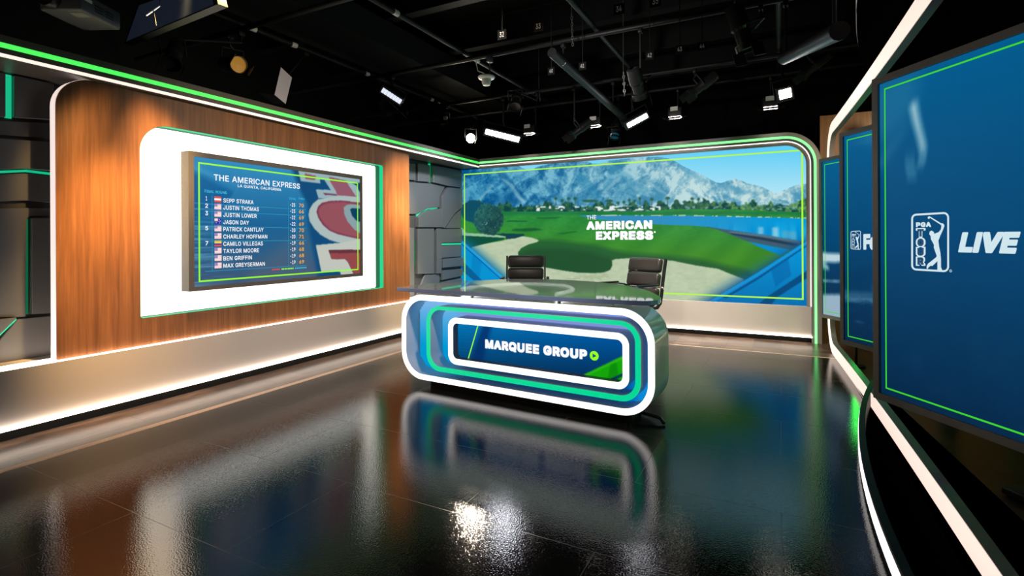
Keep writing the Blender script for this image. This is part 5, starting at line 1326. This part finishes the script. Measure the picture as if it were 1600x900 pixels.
# ------------------------------------------------------------------ chairs
def make_chair():
    r_ = empty('swivel_chair', 'x', 'chair', 'swivel chairs behind the desk')
    W2 = .228
    # side profile of seat and back in (y, z): front is -y
    sp = [(-.27, .425), (-.24, .445), (-.10, .44), (.06, .425), (.15, .43), (.195, .47), (.215, .55), (.235, .68), (.262, .82), (.285, .93)]
    for sx in (-1, 1):
        m_ = MB()
        ring = []
        n_ = len(sp)
        up_, dn_ = [], []
        for i, (y, z) in enumerate(sp):
            a = Vector(sp[min(i + 1, n_ - 1)]) - Vector(sp[max(i - 1, 0)]); a.normalize()
            nrm = Vector((-a.y, a.x))
            up_.append((y + nrm.x * .013, z + nrm.y * .013)); dn_.append((y - nrm.x * .016, z - nrm.y * .016))
        x0, x1 = sx * (W2 + .004), sx * (W2 + .026)
        m_.loops([[(x0, *p) for p in up_], [(x1, *p) for p in up_], [(x1, *p) for p in dn_], [(x0, *p) for p in dn_]], closed=False, ring_closed=True)
        m_.poly([(x0, *up_[0]), (x1, *up_[0]), (x1, *dn_[0]), (x0, *dn_[0])]); m_.poly([(x0, *up_[-1]), (x1, *up_[-1]), (x1, *dn_[-1]), (x0, *dn_[-1])])
        m_.build('side_rail', M_plastic, r_)

    def pad(y0, z0, y1, z1, name, th=.075, w=W2 * 2):
        a = Vector((0, y1 - y0, z1 - z0)); L = a.length; a.normalize()
        nrm = Vector((0, -a.z, a.y))            # towards the sitter
        if nrm.y > 0 and abs(a.z) > .5: nrm = -nrm
        if abs(a.z) <= .5 and nrm.z < 0: nrm = -nrm
        rot = Matrix((Vector((1, 0, 0)), a, nrm)).transposed()
        m_ = MB(); m_.box(Vector((0, (y0 + y1) / 2, (z0 + z1) / 2)) + nrm * (th * .42), (w, L * .985, th), rot, .034)
        return m_.build(name, M_leather, r_, True, 60)
    bp_ = [(.212, .475), (.226, .625), (.254, .775), (.284, .932)]
    for i in range(3): pad(*bp_[i], *bp_[i + 1], 'back_cushion')
    se = [(.165, .44), (.02, .435), (-.12, .45), (-.265, .438)]
    for i in range(3): pad(*se[i + 1], *se[i], 'seat_cushion')
    MB().bx(-W2, W2, -.22, .14, .405, .425, .004).build('seat_sling', M_plastic, r_)
    for sx in (-1, 1):
        X = sx * (W2 + .05)
        m_ = MB()
        pts = [(sx * (W2 + .02), -.14, .43), (X, -.19, .46), (X, -.235, .56), (X, -.23, .635), (X, -.19, .655)]
        m_.tube(pts, [.013] * 5, 10); m_.tube([(X, -.19, .655), (X, .10, .652), (X, .19, .640), (sx * (W2 + .02), .232, .62)], .011, 10)
        ar = m_.build('armrest', M_chrome, r_)
        MB().box((X, -.03, .668), (.036, .27, .018), None, .006).build('arm_pad', M_plastic, ar)
    MB().bx(-.09, .09, -.1, .1, .36, .405, .012).build('tilt_mechanism', M_case, r_)
    MB().cyl((0, 0, .1), (0, 0, .37), .025).build('gas_column', M_chrome, r_)
    for k in range(5):
        a = math.radians(90 + 72 * k)
        e = Vector((math.cos(a), math.sin(a), 0))
        lg_ = MB().tube([e * .02 + Vector((0, 0, .118)), e * .15 + Vector((0, 0, .108)), e * .27 + Vector((0, 0, .075))], [.024, .019, .013], 10).build('base_leg', M_chrome, r_)
        s = Vector((-e.y, e.x, 0))
        m_ = MB(); c_ = e * .27 + Vector((0, 0, .028))
        m_.cyl(c_ - s * .022, c_ - s * .004, .027); m_.cyl(c_ + s * .004, c_ + s * .022, .027); m_.cyl(c_, c_ + Vector((0, 0, .045)), .008)
        m_.build('caster', M_plastic, lg_)
    return r_


ch = make_chair()
ch2 = tree_copy(ch)


def place(o, x, y, face, label):
    o.location = (x, y, 0); o.rotation_euler = (0, 0, math.atan2(face[1], face[0]) + math.pi / 2); o['label'] = label


place(ch, -2.80, 5.78, (.40, -.92), 'black padded swivel chair facing forward, left of the pair behind the desk')
place(ch2, -1.42, 5.46, (-.50, -.86), 'black padded swivel chair turned sideways at the right end of the desk')

# ------------------------------------------------------------------ lighting grid
PZ = 3.02
pipe_no = 0
def pipe(p0, p1, label, r=.024, marks=()):
    o = MB().cyl(p0, p1, r, seg=12).build('grid_pipe', M_steel)
    tag(o, label, 'pipe', 'pipes of the lighting grid')
    for q_ in marks:
        a_ = Vector(q_); d_ = (Vector(p1) - Vector(p0)).normalized()
        MB().cyl(a_ - d_ * .03, a_ + d_ * .03, r + .0015, seg=12).build('tape_band', M_label, o)
    return settle(o, (Vector(p0) + Vector(p1)) / 2)


for y, w in ((1.6, 'nearest the camera'), (3.0, 'above the front of the desk'), (4.6, 'above the chairs'), (6.0, 'just before the video wall'), (6.7, 'above the video wall fascia')):
    pipe((-5.9, y, PZ), (1.5, y, PZ), 'black crosswise grid pipe under the ceiling, ' + w)
for x, w in ((-4.27, 'over the walnut wall'), (-2.9, 'left of the white dome'), (-1.5, 'over the middle of the desk'), (.0, 'over the portal frame')):
    pipe((x, -1.0, PZ + .06), (x, 8.6, PZ + .06), 'black lengthwise grid pipe under the ceiling, ' + w, .024, [(x, P(u_, v_, x=x).y, PZ + .06) for u_, v_ in ((395, 42), (459, 67), (573, 112), (674, 154))] if x == -4.27 else [(x, P(u_, v_, x=x).y, PZ + .06) for u_, v_ in ((618, 18), (745, 94))] if x == -2.9 else ())
# roof joists
for k, y in enumerate((1.0, 2.2, 3.4, 4.6, 5.8, 7.0, 8.2)):
    m_ = MB(); m_.bx(-6.1, 2.1, y - .06, y + .06, 3.62, 3.64); m_.bx(-6.1, 2.1, y - .06, y + .06, 3.97, 4.0); m_.bx(-6.1, 2.1, y - .005, y + .005, 3.64, 3.97)
    tag(m_.build('roof_joist', M_steel, None, False), 'black steel roof joist number %d from the camera side' % (k + 1), 'joist', 'steel joists of the roof')
m_ = MB(); m_.bx(-4.6, -3.9, -1, 8.6, 3.3, 3.6); tag(m_.build('air_duct', mat('dark_duct', (.02, .02, .02), .5), None, False), 'wide black air duct under the roof at left', 'duct')


PIPES = (1.6, 3.0, 4.6, 6.0, 6.7)


def hanger(root, top, z_from):
    """stem and clamp from a fixture up to the nearest crosswise pipe"""
    x, y = top
    yp = min(PIPES, key=lambda q_: abs(q_ - y))
    m_ = MB()
    pts = [(x, y, z_from), (x, yp, min(PZ - .12, z_from + abs(yp - y) * .6 + .02)), (x, yp, PZ - .04)] if abs(yp - y) > .02 else [(x, y, z_from), (x, y, PZ - .04)]
    m_.tube(pts, .011, 10); m_.build('stem', M_steel, root)
    MB().box((x, yp, PZ - .042), (.035, .06, .04), None, .008).build('clamp', M_case, root)


def aim_rot(fwd):
    f = Vector(fwd).normalized(); s = f.cross(Vector((0, 0, 1))).normalized(); u = s.cross(f)
    return Matrix((s, f, u)).transposed()         # local x = side, y = beam direction, z = up


def bar_light(u, v, y, aim, label, L, H, cells, m_on, m_off=None, n_off=0, roll=0.0, power=0, col=(1, .95, .9), grp='bar lights of the grid', tint=None, dark=False):
    c = P(u, v, y=y)
    root = empty('bar_light', label, 'stage light', grp)
    R = aim_rot(aim) @ Matrix.Rotation(roll, 3, 'Y')
    T = lambda x, yy, z: c + R @ Vector((x, yy, z))
    MB().box(T(0, -.05, 0), (L + .04, .09, H + .04), R, .008).build('housing', M_case, root)
    n = cells
    for k in range(n):
        x = -L / 2 + L * (k + .5) / n
        MB().box(T(x, .0, 0), (L / n * .82, .012, H * .86), R, .003).build('light_cell', m_off if (m_off and k < n_off) else m_on, root, False)
    m_ = MB(); m_.tube([T(-L / 2 - .035, -.04, 0), T(-L / 2 - .035, -.06, H / 2 + .08), T(L / 2 + .035, -.06, H / 2 + .08), T(L / 2 + .035, -.04, 0)], .008, 8); m_.build('yoke', M_steel, root)
    hp = T(0, -.06, H / 2 + .08)
    hanger(root, (hp.x, hp.y), hp.z)
    if power: add_spot('bar_beam', tuple(T(0, .03, 0)), tuple(T(0, 2, 0)), power, col, 95, 1.0, .12).parent = None
    return settle(root, c)


CAMDIR = lambda u, v, y: (Vector((0, 0, EYE)) - P(u, v, y=y)).normalized()
bar_light(785, 212, 6.0, CAMDIR(785, 212, 6.0) + Vector((0, 0, -.15)), 'bright cool bar light glowing over the corner of the set', .46, .075, 8, M_lampcold, roll=math.radians(-14), power=22, col=(.9, .92, 1))
bar_light(996, 188.5, 6.0, CAMDIR(996, 188.5, 6.0) + Vector((.3, .1, -.2)), 'short cool bar light tilted up, above the middle of the video wall', .26, .06, 5, M_lampcold, roll=math.radians(30), power=2, col=(.9, .92, 1))
bar_light(1227, 146.5, 5.6, CAMDIR(1227, 146.5, 5.6) + Vector((.1, 0, -.1)), 'square bright panel light above right end of the video wall', .11, .1, 3, M_lamp, roll=math.radians(10), power=3)
bar_light(612, 150, 4.6, CAMDIR(612, 150, 4.6) + Vector((.5, .2, -.3)), 'dim bar light with striped cells, above the right end of the walnut wall', .27, .065, 7, M_lampdim, roll=math.radians(-22))


def wash_light(u, v, label, lu, lv):
    c = P(u, v, y=6.5)
    root = empty('wash_light', label, 'stage light', 'small wash lights above the video wall')
    MB().box(c + Vector((0, .02, .075)), (.16, .12, .11), None, .01).build('housing', M_case, root)
    m_ = MB()
    for k in range(3):
        m_.box(c + Vector((-.05 + .05 * k, 0, .014)), (.042, .09, .014), None, .004)
    m_.build('lamp_face', M_lamp, root)
    for s in (-1, 1):
        MB().box(c + Vector((s * .105, 0, .0)), (.075, .11, .004), Matrix.Rotation(s * -.35, 3, 'Y')).build('barn_door', M_steel, root, False)
    MB().box(c + Vector((0, -.07, -.0)), (.15, .07, .004), Matrix.Rotation(.5, 3, 'X')).build('barn_door', M_steel, root, False)
    hanger(root, (c.x, c.y + .2), c.z + .145)
    m_ = MB(); m_.tube([c + Vector((0, .06, .11)), c + Vector((0, .2, .14))], .012, 8); m_.build('yoke', M_steel, root)
    l = P(lu, lv, y=6.5); l.y = c.y - .042
    MB().box(l, (.085, .004, .05)).build('name_tag', M_label, root, False)
    add_spot('wash_beam', tuple(c + Vector((0, -.05, -.02))), (c.x, 6.52, .2), 9, (1, .84, .68), 80, 1.0, .05)
    return settle(root, c)


wash_light(828, 211, 'small glowing wash light with paper tag, leftmost of the four above the video wall', 825.5, 198)
wash_light(930, 199, 'small glowing wash light with paper tag, second from the left above the video wall', 928, 186)
wash_light(1055, 185.5, 'small glowing wash light with paper tag, third from the left above the video wall', 1054, 171)
wash_light(1204, 170.5, 'small glowing wash light with paper tag, rightmost of the four above the video wall', 1203, 155)


def can_light(u, v, y, aim, label, L, r, lens, power=0, col=(1, .85, .65), tagpos=None, name='spotlight', mbody=None, group='dark spotlights of the grid'):
    c = P(u, v, y=y); f = Vector(aim).normalized(); root = empty(name, label, 'stage light', group)
    mb_ = mbody or M_case
    MB().lathe([(r * .5, -L), (r * .8, -L * .96), (r * .85, -L * .6), (r * .85, -L * .45), (r * .7, -L * .4), (r * .7, -L * .1), (r, -L * .05), (r, .02), (r * .93, .02), (r * .93, 0)], c, f, 24, False).build('housing', mb_, root)
    MB().lathe([(.0005, -.012), (r * .6, -.006), (r * .93, -.001), (r * .93, -.03), (.0005, -.03)], c, f, 24, False).build('lens', lens, root)
    m_ = MB(); R = aim_rot(f)
    T = lambda x, yy, z: c + R @ Vector((x, yy, z))
    m_.tube([T(-r - .015, -L * .45, 0), T(-r - .015, -L * .45, r + .06), T(r + .015, -L * .45, r + .06), T(r + .015, -L * .45, 0)], .008, 8)
    m_.build('yoke', M_steel, root)
    hp = T(0, -L * .45, r + .06); hanger(root, (hp.x, hp.y), hp.z)
    for k in range(4):
        a = k * math.pi / 2 + .4; d_ = R @ Vector((math.cos(a), 0, math.sin(a)))
        if k % 2 == 0: MB().box(c + d_ * (r + .012) + f * .05, (r * 1.3, .1, .003), R @ Matrix.Rotation(-a + math.pi / 2, 3, 'Y')).build('barn_door', M_steel, root, False)
    if tagpos:
        l = P(*tagpos, y=y - .02)
        MB().box(l, (.06, .004, .055), Matrix.Rotation(.1, 3, 'Y')).build('name_tag', M_label, root, False)
        MB().cyl(l + Vector((0, .004, 0)), hp, .004, seg=6).build('tag_wire', M_steel, root)
    if power: add_spot('can_beam', tuple(c + f * .06), tuple(c + f * 2), power, col, 60, 1.0, .05)
    return settle(root, c)


can_light(735.5, 216, 6.5, CAMDIR(735.5, 216, 6.5) + Vector((0, 0, -.05)), 'glaring round spotlight over the corner of the set, beside the bright bar light', .2, .07, mat('fresnel_lens', (.9, .9, .9), .3, emit=(1, .86, .66), es=90), 160, name='spotlight')
can_light(372, 101, 3.0, CAMDIR(372, 101, 3.0) + Vector((.35, .25, 0)), 'dark spotlight with amber lens above the walnut wall', .34, .075, M_amber)
can_light(268, 98, 2.4, Vector((.5, -.4, -.6)), 'dark spotlight with faint yellow edge near the hanging monitor', .3, .07, M_plastic)
can_light(605, 178, 5.6, Vector((.5, -.2, -.8)), 'dark ellipsoidal spotlight below the striped bar light', .32, .06, M_plastic)
can_light(694, 194, 6.0, Vector((.2, -.3, -.9)), 'black spotlight with square paper tag, left of the glaring round spotlight', .24, .06, M_plastic, tagpos=(695.5, 184.5))
can_light(960, 214, 6.5, Vector((0, -.3, -1)), 'small dark spotlight with blue glint, above middle of the video wall', .18, .06, mat('blue_glint', (.02, .1, .2), .1, emit=(.0, .12, .2), es=.3))
can_light(893, 212, 6.0, Vector((-.6, -.3, -.5)), 'dark spotlight with teal flap between the left two wash lights', .3, .06, mat('teal_lens', (.01, .06, .05), .2))
can_light(1080, 148, 6.0, Vector((-.6, -.2, -.5)), 'dark spotlight above the third wash light', .34, .07, M_plastic)
can_light(1167, 75, 4.3, Vector((.25, .1, -.9)), 'black moving head spotlight with silver glints, high above the right of the video wall', .34, .085, M_plastic, mbody=mat('glossy_black', (.015, .015, .016), .15))
can_light(805, 166, 5.4, Vector((.2, -.6, -.8)), 'dark spotlight just below right of the white dome', .28, .07, M_plastic)
can_light(1000, 150, 4.6, Vector((.1, .6, -.8)), 'dark spotlight hanging by chains over the middle of the video wall', .26, .07, M_plastic)
can_light(1255, 118, 6.0, Vector((-.7, .1, -.5)), 'dark spotlight right of the moving head spotlight', .30, .05, M_plastic)

# white softbox beside the fascia
sb = empty('softbox_light', 'pale square softbox light standing just over the left fascia', 'stage light')
q = [P(439, 105, y=3.6), P(456, 121, y=3.66), P(446, 162, y=3.66), P(429, 148, y=3.6)]
m_ = MB(); m_.prism(q, (-.01, .01, 0)); m_.build('diffuser', mat('softbox_cloth', (.5, .47, .46), .8, emit=lin((120, 112, 112)), es=.6), sb, False)
cq = sum(q, Vector()) / 4
m_ = MB(); m_.loops([[p + Vector((-.012, .012, 0)) for p in q], [cq + (p - cq) * .45 + Vector((-.17, .1, .02)) for p in q]], cap1=True); m_.build('hood', M_case, sb, False)
m_ = MB(); f0 = q[3] + Vector((-.005, 0, -.004)); f1 = q[2] + Vector((-.005, 0, -.004)); m_.prism([f0, f1, f1 + Vector((-.14, -.02, .02)), f0 + Vector((-.14, -.08, .03))], (0, 0, -.006)); m_.build('barn_door', M_steel, sb, False)
hq = cq + Vector((-.17, .1, .06)); m_ = MB(); m_.cyl(hq, (-4.27, hq.y, PZ + .02), .011, seg=10); m_.box((-4.27, hq.y, PZ + .015), (.05, .06, .04), None, .008); m_.build('stem', M_steel, sb)
settle(sb, cq)

# white dome under the grid
dm = empty('dome_antenna', 'small white dome on a round plate, hanging from the grid by a white cable', 'antenna')
c = P(760, 121, y=4.6)
MB().lathe([(.0005, .012), (.085, .010), (.088, .0), (.08, -.012), (.05, -.02), (.046, -.06), (.035, -.08), (.0005, -.085)], c, (0, 0, 1), 28, False).build('dome', M_white, dm)
m_ = MB(); m_.tube([c + Vector((0, 0, .01)), c + Vector((-.03, .0, .05)), c + Vector((-.1, 0, .08)), c + Vector((-.12, 0, .16)), c + Vector((-.12, 0, .24))], .005, 8); m_.build('cable', M_white, dm)
m_ = MB(); m_.cyl(c + Vector((.04, 0, .01)), (c.x + .04, c.y, PZ - .04), .008, seg=8); m_.box((c.x + .04, c.y, PZ - .05), (.05, .07, .05), None, .008); m_.build('bracket', M_greycase, dm)
settle(dm, c)

# projector at top left
pj = empty('projector', 'dark grey projector box hanging at the top left corner, with vents and a paper label', 'projector')
c = P(128, 18, y=1.6)
Rp = Matrix.Rotation(math.radians(26), 3, 'Z')
T = lambda x, y, z: c + Rp @ Vector((x, y, z))
MB().box(c, (.24, .30, .11), Rp, .010).build('housing', M_greycase, pj)
m_ = MB()
for k in range(2):
    for j in range(3): m_.box(T(.121, -.02 + .08 * k, -.02 + .016 * j), (.004, .06, .007), Rp)
m_.build('vent', M_plastic, pj, False)
MB().box(T(.1215, -.10, .02), (.002, .06, .018), Rp).build('paper_label', M_label, pj, False)
MB().box(T(.06, -.08, -.0565), (.08, .06, .002), Rp).build('paper_label', mat('green_grey_label', (.2, .22, .16), .7), pj, False)
m_ = MB(); m_.lathe([(.05, 0), (.055, .04), (.05, .05), (.0005, .045)], T(-.04, -.15, 0), Rp @ Vector((0, -1, 0)), 20, False); m_.build('lens', M_plastic, pj)
m_ = MB(); m_.cyl(T(0, 0, .07), (c.x, c.y, PZ - .04), .018, seg=12); m_.box((c.x, c.y, PZ - .045), (.06, .08, .04), None, .008); m_.build('mount', M_steel, pj)
settle(pj, c)

# hanging monitor at top left
hm = empty('hanging_monitor', 'dark blue switched-off monitor hanging tilted from the grid at upper left', 'monitor')
q = [P(193, 68, y=2.05), P(340, 6, y=1.75), P(330, -34, y=1.75), P(214, 8, y=2.0)]
nq = (q[1] - q[0]).cross(q[3] - q[0]).normalized()
if nq.dot(Vector((0, 0, EYE)) - q[0]) < 0: nq = -nq
m_ = MB(); m_.prism([p - nq * .003 for p in q], -nq * .05); m_.build('housing', M_case, hm, False)
cq = sum(q, Vector()) / 4
m_ = MB(); m_.poly([cq + (p - cq) * .93 for p in q]); m_.build('display', mat('dark_blue_glass', (.012, .018, .03), .25, emit=lin((22, 28, 40)), es=.8), hm, False)
a, b = cq - nq * .053, Vector((cq.x - .05, cq.y + .06, PZ))
m_ = MB(); m_.cyl(a, b, .015, seg=10); m_.box(b, (.06, .07, .09), None, .008); m_.build('mount', M_steel, hm)
m_ = MB(); d1, d2 = P(229, 24, y=1.7), P(250, 9, y=1.7); d3 = P(244, 40, y=1.7); m_.tube([d1, d2], .004, 6); m_.tube([(d1 + d2) / 2, d3], .004, 6); m_.tube([d2, Vector((d2.x, d2.y, PZ))], .003, 6)
m_.build('safety_bracket', M_chrome, hm)
settle(hm, cq)

# long black tube fixtures with paper tags
def tube_fixture(p0, p1, tags, label):
    root = empty('tube_light', label, 'stage light', 'unlit tube lights')
    m_ = MB(); m_.tube([p0, p1], .045, 12); m_.build('tube_body', M_case, root)
    d = (p1 - p0)
    for yq in PIPES:
        t = (yq - p0.y) / d.y
        if not 0.03 < t < .97: continue
        p = p0 + d * t
        m_ = MB(); m_.cyl(p, (p.x, p.y, PZ - .04), .01, seg=8); m_.box((p.x, p.y, PZ - .045), (.04, .06, .04), None, .008); m_.build('hanger', M_steel, root)
    for t in tags:
        p = p0 + d * t; n_ = (Vector((0, 0, EYE)) - p).normalized()
        R = aim_rot(n_) @ Matrix.Rotation(.7, 3, 'Y')
        MB().box(p + n_ * .048, (.04, .003, .04), R).build('name_tag', M_label, root, False)
    return settle(root, (p0 + p1) / 2)


tube_fixture(P(862, 82, y=4.35), P(975, 184, y=6.4), (.12, .88), 'long black unlit tube slanting over the middle of the video wall, two square tags')
tube_fixture(P(1225, 92, y=4.7), P(1312, 48, y=2.9), (.82,), 'long dark unlit tube at upper right, one white tag near its end')

# hanging chains
for (u, v0, v1, y, w) in ((1148, 0, 42, 4.4, 'beside the moving head spotlight'), (974, 112, 150, 4.8, 'over the middle of the video wall'), (893, 20, 72, 4.4, 'above the slanting tube'), (842, 138, 158, 6.0, 'right below the white dome')):
    m_ = MB(); a, b = P(u, v0, y=y), P(u + 2, v1, y=y)
    n = max(5, int((a - b).length / .03))
    for k in range(n):
        p = a + (b - a) * (k + .5) / n
        R_ = [p + Vector((.009 * math.cos(q_) * (k % 2), .009 * math.cos(q_) * ((k + 1) % 2), .018 * math.sin(q_))) for q_ in [2 * math.pi * j / 8 for j in range(8)]]
        m_.tube(R_, .003, 5, True)
    m_.cyl(a, (a.x, a.y, 3.64) if a.z < 3.64 else a + Vector((0, 0, .02)), .003, seg=6)
    o = tag(m_.build('hoist_chain', mat('dull_steel', (.25, .25, .25), .35, .9) if 'dull_steel' not in bpy.data.materials else bpy.data.materials['dull_steel']), 'short steel chain hanging from the roof ' + w, 'chain', 'chains of the grid')
    settle(o, b)

# number plates of the grid
M_num = mat('grey_number', (.32, .31, .3), .7, emit=(.02, .02, .02), es=1)
for s, u, v, y in (('32', 784, 54, 3.4), ('33', 841, 41, 3.4), ('34', 967, 14, 3.4), ('35', 1024, 2, 3.4), ('40', 861, 111, 4.6), ('41', 910, 103, 4.6), ('42', 1015, 86.5, 4.6), ('43', 1062, 77, 4.6), ('44', 1097, 72, 4.6)):
    c = P(u, v, y=y - .08)
    root = empty('number_plate', 'small black grid plate numbered ' + s, 'sign', 'number plates of the grid')
    MB().box(c + Vector((0, .004, 0)), (.07, .006, .07)).build('plate', M_black, root, False)
    m_ = MB(); text(m_, s, c + Vector((-.018, -.0005, -.018)), c + Vector((.018, -.0005, -.018)), (0, 0, .037), .0); m_.build('number', M_num, root, False)
    m_ = MB(); m_.cyl(c + Vector((0, .008, .0)), (c.x, c.y + .008, 3.64), .004, seg=6); m_.build('strap', M_steel, root)
    settle(root, c)
